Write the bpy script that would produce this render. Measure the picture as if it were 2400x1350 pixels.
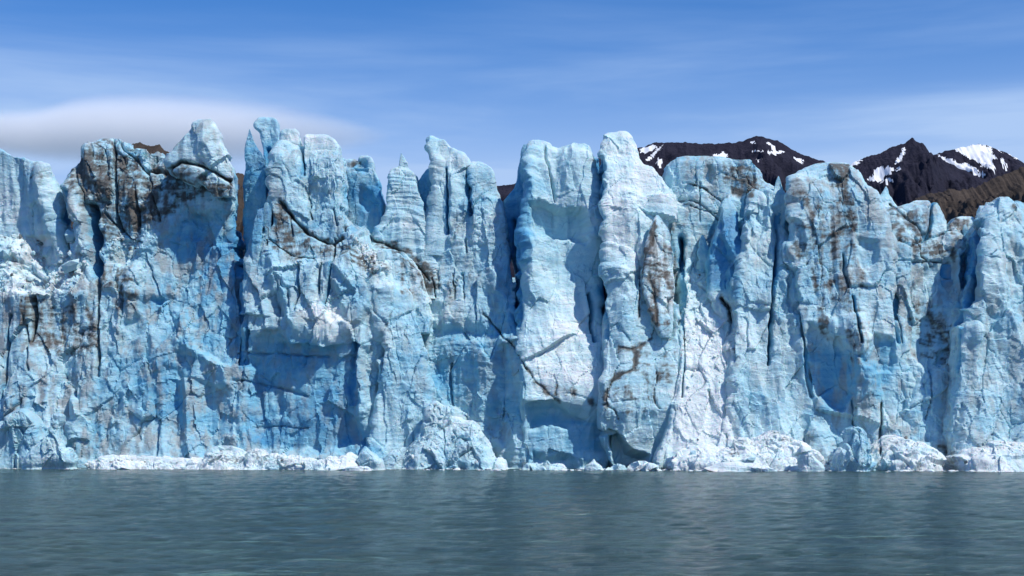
import bpy, math, random
import numpy as np
from math import radians, sin, cos

for o in list(bpy.data.objects):
    bpy.data.objects.remove(o)
scene = bpy.context.scene
COL = scene.collection

# ------------------------------------------------------------------ camera
F = 3297.0            # focal length in photo pixels (photo is 2400 x 1350)
ZC = 4.2              # eye height over the lake (boat deck)
HOR = 1031.0          # photo row of the horizon
cam = bpy.data.cameras.new('camera')
cam.sensor_width = 36.0
cam.lens = 36.0 * F / 2400.0
cam.shift_y = (HOR - 675.0) / 2400.0
cam.clip_start = 0.5
cam.clip_end = 60000
camo = bpy.data.objects.new('camera', cam)
camo.location = (0, 0, ZC)
camo.rotation_euler = (radians(90), 0, 0)
COL.objects.link(camo)
scene.camera = camo

# ------------------------------------------------------------------ light
SUN_EL, SUN_AZ = 52.0, 51.0      # azimuth: degrees to the right of straight behind the camera
sd = (cos(radians(SUN_EL)) * sin(radians(SUN_AZ)), -cos(radians(SUN_EL)) * cos(radians(SUN_AZ)), sin(radians(SUN_EL)))
sun = bpy.data.lights.new('sun', 'SUN')
sun.energy = 3.7
sun.angle = radians(0.53)
sun.color = (1.0, 0.955, 0.89)
suno = bpy.data.objects.new('sun', sun)
from mathutils import Vector
suno.rotation_euler = Vector(sd).to_track_quat('Z', 'Y').to_euler()
suno.location = (60, -60, 120)
COL.objects.link(suno)

world = bpy.data.worlds.new('World')
scene.world = world
world.use_nodes = True
wn, wl = world.node_tree.nodes, world.node_tree.links
wn.clear()
def N(nodes, typ, **kw):
    n = nodes.new(typ)
    for k, v in kw.items():
        if k.startswith('i_'):
            n.inputs[k[2:].replace('_', ' ')].default_value = v
        elif k.startswith('n_'):
            n.inputs[int(k[2:])].default_value = v
        else:
            setattr(n, k, v)
    return n
sky = N(wn, 'ShaderNodeTexSky', sky_type='NISHITA', sun_disc=False)
sky.sun_elevation = radians(SUN_EL)
sky.sun_rotation = math.atan2(sd[0], sd[1])
sky.altitude = 1800
sky.air_density = 0.9
sky.dust_density = 0.4
sky.ozone_density = 4.0
hsv = N(wn, 'ShaderNodeHueSaturation', i_Hue=0.507, i_Saturation=1.36, i_Value=0.90)
wl.new(sky.outputs[0], hsv.inputs['Color'])
# thin cirrus veil: noise over the direction, flattened the way high cloud looks from below
tc = N(wn, 'ShaderNodeTexCoord')
mp = N(wn, 'ShaderNodeMapping')
mp.inputs['Scale'].default_value = (1.0, 1.0, 9.0)
mp.inputs['Rotation'].default_value = (0, radians(-9), 0)
mp.inputs['Location'].default_value = (0.35, 0.0, 0.4)
wl.new(tc.outputs['Generated'], mp.inputs['Vector'])
nz = N(wn, 'ShaderNodeTexNoise', i_Scale=2.1, i_Detail=7.0, i_Roughness=0.52, i_Distortion=0.25)
wl.new(mp.outputs[0], nz.inputs['Vector'])
mr = N(wn, 'ShaderNodeMapRange', interpolation_type='SMOOTHSTEP')
mr.inputs['From Min'].default_value = 0.36
mr.inputs['From Max'].default_value = 0.70
wl.new(nz.outputs[0], mr.inputs[0])
def wmath(op, a, b=None, c=None, clamp=False):
    n = wn.new('ShaderNodeMath'); n.operation = op; n.use_clamp = clamp
    for k, v in enumerate((a, b, c)):
        if v is None: continue
        if isinstance(v, (int, float)): n.inputs[k].default_value = v
        else: wl.new(v, n.inputs[k])
    return n.outputs[0]
sep = N(wn, 'ShaderNodeSeparateXYZ')
wl.new(tc.outputs['Generated'], sep.inputs[0])
# the veil is seen ever more edge-on towards the horizon, so it whitens the sky there
veil = wmath('POWER', 2.718, wmath('MULTIPLY', wmath('SUBTRACT', wmath('ABSOLUTE', sep.outputs['Z']), 0.18), -1 / 0.052))
veil = wmath('MINIMUM', veil, 0.75)
fac = wmath('MULTIPLY', wmath('MULTIPLY_ADD', mr.outputs[0], 0.95, 0.62), wmath('MULTIPLY_ADD', veil, 1.6, 0.03), clamp=True)
mix = N(wn, 'ShaderNodeMix', data_type='RGBA')
mix.inputs[7].default_value = (2.45, 3.5, 5.4, 1)
wl.new(fac, mix.inputs[0])
wl.new(hsv.outputs[0], mix.inputs[6])
bg = N(wn, 'ShaderNodeBackground', i_Strength=0.15)
wl.new(mix.outputs[2], bg.inputs['Color'])
wo = N(wn, 'ShaderNodeOutputWorld')
wl.new(bg.outputs[0], wo.inputs['Surface'])

scene.render.engine = 'CYCLES'
scene.cycles.use_denoising = True
scene.cycles.max_bounces = 16
scene.cycles.diffuse_bounces = 3
scene.cycles.glossy_bounces = 2
scene.cycles.transmission_bounces = 2
scene.cycles.volume_bounces = 16
scene.cycles.transparent_max_bounces = 8
scene.view_settings.view_transform = 'Standard'
scene.view_settings.look = 'None'
scene.view_settings.exposure = 0.18
scene.view_settings.gamma = 1.0
scene.view_settings.use_curve_mapping = False

# ------------------------------------------------------------------ numpy noise
rs = np.random.RandomState(7)
PERM = rs.permutation(256).astype(np.int32)
PERM = np.concatenate([PERM, PERM, PERM])
GR = rs.normal(size=(256, 3)).astype(np.float32)
GR /= np.linalg.norm(GR, axis=1)[:, None]

def noise(p):
    """gradient noise, about -0.7..0.7"""
    p = p.astype(np.float32)
    i = np.floor(p)
    f = p - i
    i = i.astype(np.int32) & 255
    u = f * f * f * (f * (f * 6 - 15) + 10)
    out = 0
    for dx in (0, 1):
        a = PERM[(i[:, 0] + dx) & 255]
        wx = u[:, 0] if dx else 1 - u[:, 0]
        for dy in (0, 1):
            b = PERM[a + ((i[:, 1] + dy) & 255)]
            wy = wx * (u[:, 1] if dy else 1 - u[:, 1])
            for dz in (0, 1):
                g = GR[PERM[b + ((i[:, 2] + dz) & 255)]]
                d = g[:, 0] * (f[:, 0] - dx) + g[:, 1] * (f[:, 1] - dy) + g[:, 2] * (f[:, 2] - dz)
                out = out + d * wy * (u[:, 2] if dz else 1 - u[:, 2])
    return out * 1.4

def fbm(p, octaves=3, gain=0.5):
    a, s, o = 1.0, 0, p
    for k in range(octaves):
        s = s + a * noise(o)
        o = o * 2.03 + 17.3
        a *= gain
    return s

def facets(p, size, seed, tilt=0.5):
    """broken-block relief: every cell of a warped Voronoi diagram is a tilted plane"""
    r = np.random.RandomState(seed)
    lo, hi = p.min(0), p.max(0)
    n = int(np.clip(len(p) * (0.19 / size) ** 2 * 1.2, 12, 1500))
    c = p[r.randint(0, len(p), n)]
    g = r.normal(size=(n, 3)).astype(np.float32) * tilt
    off = r.uniform(-0.3, 0.3, n).astype(np.float32) * size * 0.5
    out = np.empty(len(p), np.float32)
    edge = np.empty(len(p), np.float32)
    cc = (c * c).sum(1)
    for s in range(0, len(p), 8192):
        q = p[s:s + 8192]
        d = cc[None, :] - 2 * q @ c.T
        k = d.argmin(1)
        d1 = d[np.arange(len(q)), k]
        d[np.arange(len(q)), k] = 1e9
        d2 = d.min(1)
        qq = (q * q).sum(1)
        out[s:s + 8192] = np.clip(((q - c[k]) * g[k]).sum(1), -size * .6, size * .6) + off[k]
        edge[s:s + 8192] = np.sqrt(np.maximum(d2 + qq, 0)) - np.sqrt(np.maximum(d1 + qq, 0))
    return out, edge

def plates(v, seed, spacing, amp):
    """upright fracture plates: a sharp zigzag across the face, re-cut above and below slanting breaks"""
    r = np.random.RandomState(seed)
    x0, x1 = float(v[:, 0].min()) - 20, float(v[:, 0].max()) + 20
    wob = noise(v / 14.0 + seed % 50) * spacing * .35
    def cut():
        kn = x0 + np.cumsum(r.uniform(.35, 1.75, int((x1 - x0) / spacing * 1.3) + 4) * spacing)
        hs = r.uniform(.2, 1, len(kn)) * amp * np.where(np.arange(len(kn)) % 2, 1, -1)
        return np.interp(v[:, 0] + v[:, 2] * r.uniform(-.42, .42) + wob, kn, hs)
    out = cut()
    z0 = float(v[:, 2].min())
    H = float(v[:, 2].max()) - z0
    for k in range(max(1, int(H / (spacing * 3.2)))):
        zb = z0 + H * r.uniform(.1, .9)
        m = v[:, 2] - zb + (v[:, 0] - float(v[:, 0].mean())) * r.uniform(-.8, .8) + wob * 2
        out = np.where(m > 0, cut(), out)
    return out

def sstep(a, b, x):
    t = np.clip((x - a) / (b - a), 0, 1)
    return t * t * (3 - 2 * t)

def line_dist(px, py, pts):
    d = np.full(len(px), 1e9, np.float32)
    for (x0, y0), (x1, y1) in zip(pts[:-1], pts[1:]):
        dx, dy = x1 - x0, y1 - y0
        t = np.clip(((px - x0) * dx + (py - y0) * dy) / (dx * dx + dy * dy + 1e-9), 0, 1)
        d = np.minimum(d, np.hypot(px - x0 - t * dx, py - y0 - t * dy))
    return d

def poly_sd(px, py, pts):
    """signed distance to a polygon, positive inside"""
    inside = np.zeros(len(px), bool)
    n = len(pts)
    for k in range(n):
        x0, y0 = pts[k]
        x1, y1 = pts[(k + 1) % n]
        c = ((y0 > py) != (y1 > py)) & (px < (x1 - x0) * (py - y0) / (y1 - y0 + 1e-9) + x0)
        inside ^= c
    d = line_dist(px, py, list(pts) + [pts[0]])
    return np.where(inside, d, -d)

# ------------------------------------------------------------------ helpers
def front(px):
    """distance from the camera of the ice front at the waterline, nearer on the right"""
    return 213.0 - 21.0 * px / 2400.0

def px2w(px, py, Y):
    return (px - 1200.0) / F * Y, Y, ZC + (HOR - py) / F * Y

def w2px(v):
    return 1200.0 + v[:, 0] / v[:, 1] * F, HOR - (v[:, 2] - ZC) / v[:, 1] * F

def mesh_obj(name, verts, faces, mat, attrs=None, smooth=True, parent=None):
    me = bpy.data.meshes.new(name)
    verts = np.asarray(verts, np.float32)
    faces = np.asarray(faces, np.int32)
    nv, nf, k = len(verts), len(faces), faces.shape[1]
    me.vertices.add(nv)
    me.vertices.foreach_set('co', verts.ravel())
    me.loops.add(nf * k)
    me.loops.foreach_set('vertex_index', faces.ravel())
    me.polygons.add(nf)
    me.polygons.foreach_set('loop_start', np.arange(0, nf * k, k, dtype=np.int32))
    me.polygons.foreach_set('use_smooth', np.full(nf, smooth, bool))
    for a, val in (attrs or {}).items():
        at = me.attributes.new(a, 'FLOAT', 'POINT')
        at.data.foreach_set('value', np.asarray(val, np.float32))
    me.update(calc_edges=True)
    me.validate()
    me.materials.append(mat)
    ob = bpy.data.objects.new(name, me)
    COL.objects.link(ob)
    if parent:
        ob.parent = parent
    return ob

def tag(o, label=None, cat=None, group=None, kind=None):
    if label: o['label'] = label
    if cat: o['category'] = cat
    if group: o['group'] = group
    if kind: o['kind'] = kind
    return o

def thing(name, label, cat, loc, group=None):
    o = bpy.data.objects.new(name, None)
    o.location = loc
    o.empty_display_size = 1
    COL.objects.link(o)
    return tag(o, label, cat, group)

# ------------------------------------------------------------------ materials
def new_mat(name):
    m = bpy.data.materials.new(name)
    m.use_nodes = True
    nt = m.node_tree
    return m, nt.nodes, nt.links, nt.nodes['Principled BSDF']

def ramp(nodes, stops):
    r = nodes.new('ShaderNodeValToRGB')
    e = r.color_ramp.elements
    while len(e) < len(stops):
        e.new(0.5)
    for k, (p, c) in enumerate(stops):
        e[k].position = p
        e[k].color = (*c, 1) if len(c) == 3 else c
    return r

def math_node(nodes, links, op, a, b=None, c=None, clamp=False):
    n = nodes.new('ShaderNodeMath')
    n.operation = op
    n.use_clamp = clamp
    for k, v in enumerate((a, b, c)):
        if v is None: continue
        if isinstance(v, (int, float)): n.inputs[k].default_value = v
        else: links.new(v, n.inputs[k])
    return n.outputs[0]

def noise_node(nodes, links, vec, scale, detail=4, rough=0.55, mapscale=None, dist=0.0):
    if mapscale:
        m = nodes.new('ShaderNodeMapping')
        m.inputs['Scale'].default_value = mapscale
        links.new(vec, m.inputs['Vector'])
        vec = m.outputs[0]
    n = nodes.new('ShaderNodeTexNoise')
    n.inputs['Scale'].default_value = scale
    n.inputs['Detail'].default_value = detail
    n.inputs['Roughness'].default_value = rough
    n.inputs['Distortion'].default_value = dist
    links.new(vec, n.inputs['Vector'])
    return n.outputs[0]

def mixc(nodes, links, fac, a, b, blend='MIX'):
    n = nodes.new('ShaderNodeMix')
    n.data_type = 'RGBA'
    n.blend_type = blend
    for idx, v in ((0, fac), (6, a), (7, b)):
        if isinstance(v, (int, float)): n.inputs[idx].default_value = v
        elif isinstance(v, tuple): n.inputs[idx].default_value = (*v, 1)
        else: links.new(v, n.inputs[idx])
    return n.outputs[2]

def make_ice():
    m, nd, lk, bs = new_mat('glacier_ice')
    pos = nd.new('ShaderNodeNewGeometry').outputs['Position']
    def attr(n):
        a = nd.new('ShaderNodeAttribute')
        a.attribute_name = n
        return a.outputs['Fac']
    blue, dirt, grime = attr('blue'), attr('dirt'), attr('grime')
    cr = ramp(nd, [(0.0, (0.80, 0.875, 0.88)), (0.22, (0.58, 0.775, 0.82)), (0.45, (0.42, 0.665, 0.755)), (0.72, (0.21, 0.50, 0.665)), (1.0, (0.09, 0.34, 0.57))])
    lk.new(blue, cr.inputs[0])
    c = mixc(nd, lk, grime, cr.outputs[0], (0.35, 0.365, 0.36))
    dn = noise_node(nd, lk, pos, 1.7, 2, 0.6)
    dc = mixc(nd, lk, dn, (0.028, 0.022, 0.018), (0.16, 0.13, 0.105))
    c = mixc(nd, lk, dirt, c, dc)
    # hairline fractures
    wr = nd.new('ShaderNodeTexNoise')
    wr.inputs['Scale'].default_value = 0.5
    wr.inputs['Detail'].default_value = 2
    lk.new(pos, wr.inputs['Vector'])
    wp = nd.new('ShaderNodeVectorMath'); wp.operation = 'MULTIPLY_ADD'
    wp.inputs[1].default_value = (3.2, 3.2, 3.2)
    lk.new(wr.outputs['Color'], wp.inputs[0]); lk.new(pos, wp.inputs[2])
    lines = None
    for sc, mz, wd in ((0.16, 0.55, 0.012), (0.42, 1.5, 0.016)):
        mpn = nd.new('ShaderNodeMapping'); mpn.inputs['Scale'].default_value = (1, 1, mz)
        lk.new(wp.outputs[0], mpn.inputs['Vector'])
        vo = nd.new('ShaderNodeTexVoronoi'); vo.feature = 'DISTANCE_TO_EDGE'
        vo.inputs['Scale'].default_value = sc
        lk.new(mpn.outputs[0], vo.inputs['Vector'])
        ml = nd.new('ShaderNodeMapRange'); ml.interpolation_type = 'SMOOTHSTEP'
        ml.inputs['From Min'].default_value = 0.0; ml.inputs['From Max'].default_value = wd
        ml.inputs['To Min'].default_value = 1.0; ml.inputs['To Max'].default_value = 0.0
        lk.new(vo.outputs['Distance'], ml.inputs[0])
        lines = ml.outputs[0] if lines is None else math_node(nd, lk, 'MAXIMUM', lines, ml.outputs[0])
    lmask = nd.new('ShaderNodeMapRange'); lmask.interpolation_type = 'SMOOTHSTEP'
    lmask.inputs['From Min'].default_value = 0.52; lmask.inputs['From Max'].default_value = 0.64
    lk.new(noise_node(nd, lk, pos, 0.22, 2, 0.6), lmask.inputs[0])
    lines = math_node(nd, lk, 'MULTIPLY', lines, lmask.outputs[0])
    c = mixc(nd, lk, math_node(nd, lk, 'MULTIPLY', lines, 0.4), c, mixc(nd, lk, grime, (0.08, 0.26, 0.46), (0.10, 0.10, 0.09)))
    lk.new(c, bs.inputs['Base Color'])
    bs.inputs['Roughness'].default_value = 0.42
    bs.inputs['IOR'].default_value = 1.31
    bs.inputs['Specular IOR Level'].default_value = 0.35
    bs.inputs['Subsurface Weight'].default_value = 0.35
    bs.inputs['Subsurface Radius'].default_value = (0.22, 0.6, 1.0)
    bs.inputs['Subsurface Scale'].default_value = 0.45
    bb = noise_node(nd, lk, pos, 1.3, 7, 0.74, (1, 1, 1.8))
    bp = nd.new('ShaderNodeBump')
    bp.inputs['Strength'].default_value = 0.75
    bp.inputs['Distance'].default_value = 0.40
    lk.new(bb, bp.inputs['Height'])
    lk.new(bp.outputs[0], bs.inputs['Normal'])
    return m
ICE = make_ice()

def make_rock(name, ca, cb, scale, bump):
    m, nd, lk, bs = new_mat(name)
    pos = nd.new('ShaderNodeNewGeometry').outputs['Position']
    n1 = noise_node(nd, lk, pos, scale, 8, 0.66)
    n2 = noise_node(nd, lk, pos, scale * 6, 6, 0.7)
    f = math_node(nd, lk, 'ADD', math_node(nd, lk, 'MULTIPLY', n1, 0.6), math_node(nd, lk, 'MULTIPLY', n2, 0.4))
    cr = ramp(nd, [(0.32, ca), (0.68, cb)])
    lk.new(f, cr.inputs[0])
    lk.new(cr.outputs[0], bs.inputs['Base Color'])
    bs.inputs['Roughness'].default_value = 0.9
    bs.inputs['Specular IOR Level'].default_value = 0.2
    bp = nd.new('ShaderNodeBump')
    bp.inputs['Strength'].default_value = 0.8
    bp.inputs['Distance'].default_value = bump
    lk.new(f, bp.inputs['Height'])
    lk.new(bp.outputs[0], bs.inputs['Normal'])
    return m
ROCK = make_rock('dark_volcanic_rock', (0.010, 0.011, 0.024), (0.036, 0.034, 0.056), 0.012, 45)  # blue haze of the distance is mixed into the rock colour
SCREE = make_rock('brown_scree', (0.020, 0.016, 0.014), (0.090, 0.070, 0.056), 0.03, 6)

def make_snow():
    m, nd, lk, bs = new_mat('old_snow')
    pos = nd.new('ShaderNodeNewGeometry').outputs['Position']
    n = noise_node(nd, lk, pos, 0.02, 6, 0.6)
    c = mixc(nd, lk, n, (0.72, 0.74, 0.78), (0.85, 0.86, 0.88))
    lk.new(c, bs.inputs['Base Color'])
    bs.inputs['Roughness'].default_value = 0.8
    return m
SNOW = make_snow()

def make_water():
    m, nd, lk, bs = new_mat('glacial_lake_water')
    pos = nd.new('ShaderNodeNewGeometry').outputs['Position']
    patch = noise_node(nd, lk, pos, 1.0, 9, 0.82, (0.05, 0.2, 1), 0.4)
    pm = nd.new('ShaderNodeMapRange')
    pm.inputs['From Min'].default_value = 0.40
    pm.inputs['From Max'].default_value = 0.62
    lk.new(patch, pm.inputs[0])
    c = mixc(nd, lk, pm.outputs[0], (0.114, 0.215, 0.190), (0.080, 0.168, 0.196))  # bluer streaks paint the sky's reflection into the water colour
    # scattered small whitecaps
    wc = noise_node(nd, lk, pos, 1.0, 4, 0.6, (0.8, 1.9, 1))
    wm = nd.new('ShaderNodeMapRange')
    wm.inputs['From Min'].default_value = 0.745
    wm.inputs['From Max'].default_value = 0.79
    lk.new(wc, wm.inputs[0])
    c = mixc(nd, lk, math_node(nd, lk, 'MULTIPLY', wm.outputs[0], 0.5), c, (0.5, 0.56, 0.5))
    lk.new(c, bs.inputs['Base Color'])
    bs.inputs['IOR'].default_value = 1.33
    bs.inputs['Roughness'].default_value = 0.13
    bs.inputs['Specular IOR Level'].default_value = 0.26
    b1 = noise_node(nd, lk, pos, 1.0, 5, 0.62, (0.8, 2.4, 1), 0.3)
    b2 = noise_node(nd, lk, pos, 1.0, 3, 0.6, (0.20, 0.6, 1), 0.3)
    b3 = noise_node(nd, lk, pos, 1.0, 3, 0.6, (0.06, 0.16, 1), 0.3)
    bb = math_node(nd, lk, 'MULTIPLY_ADD', b2, 2.2, b1)
    bb = math_node(nd, lk, 'MULTIPLY_ADD', b3, 4.0, bb)
    bb = math_node(nd, lk, 'MULTIPLY', bb, math_node(nd, lk, 'MULTIPLY_ADD', pm.outputs[0], 0.6, 0.6))
    bp = nd.new('ShaderNodeBump')
    bp.inputs['Strength'].default_value = 1.0
    bp.inputs['Distance'].default_value = 0.75
    lk.new(bb, bp.inputs['Height'])
    lk.new(bp.outputs[0], bs.inputs['Normal'])
    return m
WATER = make_water()

# ------------------------------------------------------------------ traced marks on the ice (photo pixels give directions only)
# cracks: width px, depth m, dirt, points
CRACKS = [
 (6, 5, 0., [(1204,520),(1214,620),(1217,760)]), (6, 6, 0., [(1407,380),(1409,440),(1410,520)]), (5, 4, 0., [(1851,440),(1848,520),(1843,610)]),
 (5, 3, 0., [(1872,730),(1886,820),(1903,930)]), (5, 3, 0., [(2096,600),(2102,720),(2110,800)]), (6, 4, 0., [(2260,600),(2257,700),(2254,760)]),
 (6, 5, 0., [(562,400),(562,520),(565,640)]), (6, 4, 0., [(1597,560),(1600,640)]), (5, 4, 0., [(152,450),(152,520)]),
 (4, 2.2, .8, [(268,330),(270,400),(268,450),(272,520),(277,540)]),
 (3, 1.2, .5, [(285,340),(320,375),(345,400),(355,450),(365,490),(372,515)]),
 (5, 1.4, 1., [(345,395),(400,398),(430,380),(470,390),(505,402),(530,420),(545,430)]),
 (14, 8.0, 0., [(213,480),(216,540),(222,590),(228,625)]),
 (4, 2.5, .6, [(231,640),(228,760),(226,880)]),
 (3, .9, .6, [(240,495),(270,530),(300,552),(335,570)]),
 (3, .9, .5, [(316,440),(322,500),(325,545)]),
 (3, .8, .6, [(175,400),(190,450),(200,500)]),
 (3, .8, .6, [(355,385),(370,360),(385,345)]),
 (5, 2.4, 1., [(78,695),(80,760),(75,800)]),
 (3, 1.5, .5, [(62,740),(66,820),(70,870)]),
 (3.5, 2.0, .1, [(27,740),(14,830),(5,930)]),
 (4, 4.0, 0., [(630,350),(633,420),(634,480),(632,530)]),
 (3.5, 1.5, 0., [(706,320),(708,370),(712,410)]),
 (3, 1.2, .3, [(720,450),(725,490),(730,510)]),
 (5, 1.3, 1., [(662,480),(690,515),(720,545),(755,560),(785,572),(805,560)]),
 (3, 1.5, .5, [(785,560),(784,615)]),
 (2.5, .8, .8, [(642,500),(632,540),(626,578)]),
 (2.5, .7, .8, [(630,560),(655,580),(690,600),(740,605)]),
 (2.5, .7, .6, [(680,500),(685,555)]),
 (3.5, 1.5, .1, [(785,620),(778,660),(772,690),(765,720)]),
 (3, 1.2, .1, [(755,625),(752,690)]),
 (3, 1.3, 0., [(701,620),(702,700),(695,730)]),
 (4, 3.0, .3, [(565,640),(570,720),(573,780),(566,850)]),
 (4, .7, 0., [(560,828),(640,825),(700,832),(770,838)]),
 (4, .6, 0., [(545,890),(650,905),(720,928)]),
 (3, .5, 0., [(590,1000),(650,995),(720,1003)]),
 (3, 2.0, .4, [(911,690),(905,770),(897,860),(890,890)]),
 (3, .8, .5, [(800,480),(806,520),(812,545)]),
 (3, .8, .4, [(782,490),(790,530)]),
 (3.5, 1.5, 0., [(1048,400),(1051,480),(1050,545)]),
 (6, 2.2, 0., [(1098,415),(1102,460),(1104,500)]),
 (3, 1., 0., [(1092,560),(1094,590)]),
 (4, 1., 1., [(866,560),(905,572),(940,590),(980,622),(1010,655)]),
 (2.5, 1., .6, [(1015,650),(1022,695)]),
 (2.5, .8, .7, [(1060,640),(1064,695)]),
 (2.5, .8, .7, [(1082,640),(1086,700)]),
 (2.5, .8, .8, [(1135,735),(1180,790),(1205,820),(1235,865)]),
 (3, 1., .2, [(1055,850),(1052,900),(1060,950)]),
 (3, .9, 0., [(1275,350),(1285,400),(1300,470)]),
 (4, .22, 1., [(1235,860),(1255,890),(1275,905),(1310,945)]),
 (3, .22, .9, [(1300,880),(1308,905),(1303,935)]),
 (3, .22, .8, [(1330,925),(1360,930),(1385,940),(1410,948)]),
 (5, 4.5, 0., [(1410,510),(1412,600),(1417,700),(1420,790)]),
 (4, 3.0, 0., [(1382,690),(1390,760),(1392,800)]),
 (4, .22, 1., [(1535,520),(1528,565),(1518,600),(1508,632),(1500,650)]),
 (4, .22, 1., [(1518,640),(1528,670),(1537,700),(1538,760),(1530,790),(1510,808),(1480,820),(1455,815)]),
 (5, .22, 1., [(1492,825),(1488,868),(1455,880),(1430,897),(1418,925),(1420,945)]),
 (3, .4, .9, [(1500,650),(1497,690),(1500,740)]),
 (3, .4, .8, [(1540,840),(1542,880),(1535,930),(1550,960)]),
 (3, .4, .9, [(1410,945),(1440,960),(1450,985)]),
 (3, 1.5, .2, [(1600,620),(1600,760),(1602,860),(1600,930)]),
 (5, 2.0, 1., [(1690,700),(1704,720),(1712,760),(1716,840)]),
 (4, 2.6, .2, [(1818,510),(1825,560),(1820,600),(1812,680),(1810,760),(1805,850)]),
 (4, 1.4, 0., [(1975,600),(1978,640),(1990,680)]),
 (4, 1.6, .1, [(1998,700),(2008,760),(2014,800)]),
 (3, 2.0, .6, [(2065,945),(2064,1000),(2062,1060)]),
 (3, 1.2, 0., [(1995,940),(2000,990),(2015,1010)]),
 (4, 1.6, .3, [(2182,475),(2181,520),(2170,556)]),
 (2.5, .5, .8, [(2098,572),(2130,582),(2160,565),(2200,547),(2235,540)]),
 (2.5, .5, .7, [(2140,560),(2160,600),(2185,622)]),
 (2.5, .5, .6, [(2090,612),(2150,615),(2212,612)]),
 (3, .7, .9, [(2085,480),(2120,510),(2150,540),(2165,560)]),
 (5, 4.0, 0., [(2306,545),(2300,600),(2290,660),(2275,720)]),
 (3.5, 2.2, .2, [(2250,765),(2244,820),(2243,872)]),
 (2.5, .7, .4, [(2178,870),(2180,930),(2170,980)]),
 (3, .8, .3, [(1590,470),(1640,475),(1690,520)]),
 (2.5, .6, .7, [(1600,430),(1650,440),(1690,470)]),
 (2.5, .6, .6, [(1605,480),(1640,490),(1680,500)]),
 (3, .8, .4, [(1640,430),(1642,470),(1640,520)]),
]
# hollows carved into (positive) or blocks raised out of (negative) the face: depth m, softness px, polygon
HOLLOWS = [
 (3.8, 8, [(1240,478),(1262,470),(1300,482),(1330,492),(1362,500),(1372,545),(1366,572),(1345,560),(1312,552),(1285,556),(1258,548),(1245,520)]),
 (1.4, 12, [(440,490),(380,560),(330,600),(328,690),(290,770),(240,850),(190,1000),(170,1075),(560,1080),(568,500),(500,520)]),
 (1.6, 12, [(430,520),(470,495),(545,500),(560,560),(500,580),(450,560)]),
 (-1.2, 10, [(425,740),(440,790),(470,835),(530,848),(540,905),(500,900),(440,880),(400,850),(350,870),(380,800)]),
 (1.6, 14, [(330,700),(390,690),(330,780),(250,850),(240,830)]),
 (1.5, 10, [(270,560),(320,555),(330,610),(290,625),(265,610)]),
 (-1.0, 7, [(240,622),(330,600),(330,700),(270,690),(240,680)]),
 (3.0, 22, [(575,850),(620,775),(680,800),(760,812),(825,780),(848,800),(840,960),(870,1040),(700,1062),(600,1045)]),
 (1.4, 8, [(825,790),(845,800),(838,940),(822,950)]),
 (-2.0, 14, [(640,640),(700,610),(760,620),(860,600),(890,680),(850,760),(770,790),(690,770),(655,720)]),
 (1.8, 8, [(770,680),(790,640),(830,690),(822,740),(780,760),(765,740)]),
 (1.6, 8, [(650,655),(672,670),(680,720),(665,745),(640,720)]),
 (1.0, 9, [(690,430),(720,440),(775,450),(770,480),(740,490),(710,470)]),
 (-0.9, 8, [(700,620),(745,625),(740,720),(700,740)]),
 (2.2, 14, [(1235,955),(1300,945),(1365,985),(1325,998),(1280,990),(1240,1010)]),
 (7, 8, [(1405,1005),(1445,1018),(1480,1050),(1525,1060),(1510,1110),(1430,1110),(1440,1060)]),
 (2.5, 10, [(1250,1060),(1330,1070),(1360,1110),(1240,1110)]),
 (2.2, 14, [(1900,760),(1930,770),(1990,830),(2010,900),(1975,960),(1930,950),(1900,860)]),
 (1.8, 10, [(2005,830),(2060,785),(2095,800),(2090,870),(2040,880)]),
 (2.4, 8, [(1848,615),(1872,640),(1874,750),(1855,720),(1842,660)]),
 (1.2, 7, [(1850,520),(1872,530),(1885,580),(1872,600),(1852,570)]),
 (1.8, 16, [(2120,700),(2160,640),(2230,600),(2250,640),(2248,840),(2180,880),(2130,800)]),
 (1.4, 8, [(2200,820),(2240,800),(2244,855),(2200,850)]),
 (1.6, 10, [(2360,560),(2420,600),(2420,670),(2365,660)]),
 (1.2, 8, [(1430,640),(1475,655),(1480,690),(1425,730),(1422,660)]),
 (1.6, 8, [(1568,700),(1592,690),(1592,760),(1572,790)]),
 (1.6, 18, [(1010,770),(1120,760),(1200,830),(1230,960),(1190,1040),(1060,960),(1000,860)]),
 (1.0, 8, [(1005,720),(1030,710),(1040,760),(1010,790)]),
 (-.6, 26, [(1225,800),(1312,742),(1400,800),(1420,900),(1330,930),(1260,890)]),
 (1.4, 8, [(835,378),(856,378),(858,398),(838,398)]),
 (1.0, 6, [(840,440),(875,450),(890,480),(860,500),(835,470)]),
 (2.0, 10, [(70,560),(110,555),(130,600),(90,640),(55,620)]),
 (2.0, 10, [(30,600),(60,610),(110,650),(70,690),(40,680)]),
 (1.4, 8, [(1655,385),(1668,385),(1672,430),(1650,430)]),
 (1.0, 8, [(205,430),(245,440),(255,480),(215,485)]),
 (1.2, 8, [(310,480),(335,490),(335,560),(315,560)]),
 (1.2, 9, [(2010,560),(2050,570),(2060,620),(2020,640)]),
]
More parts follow.
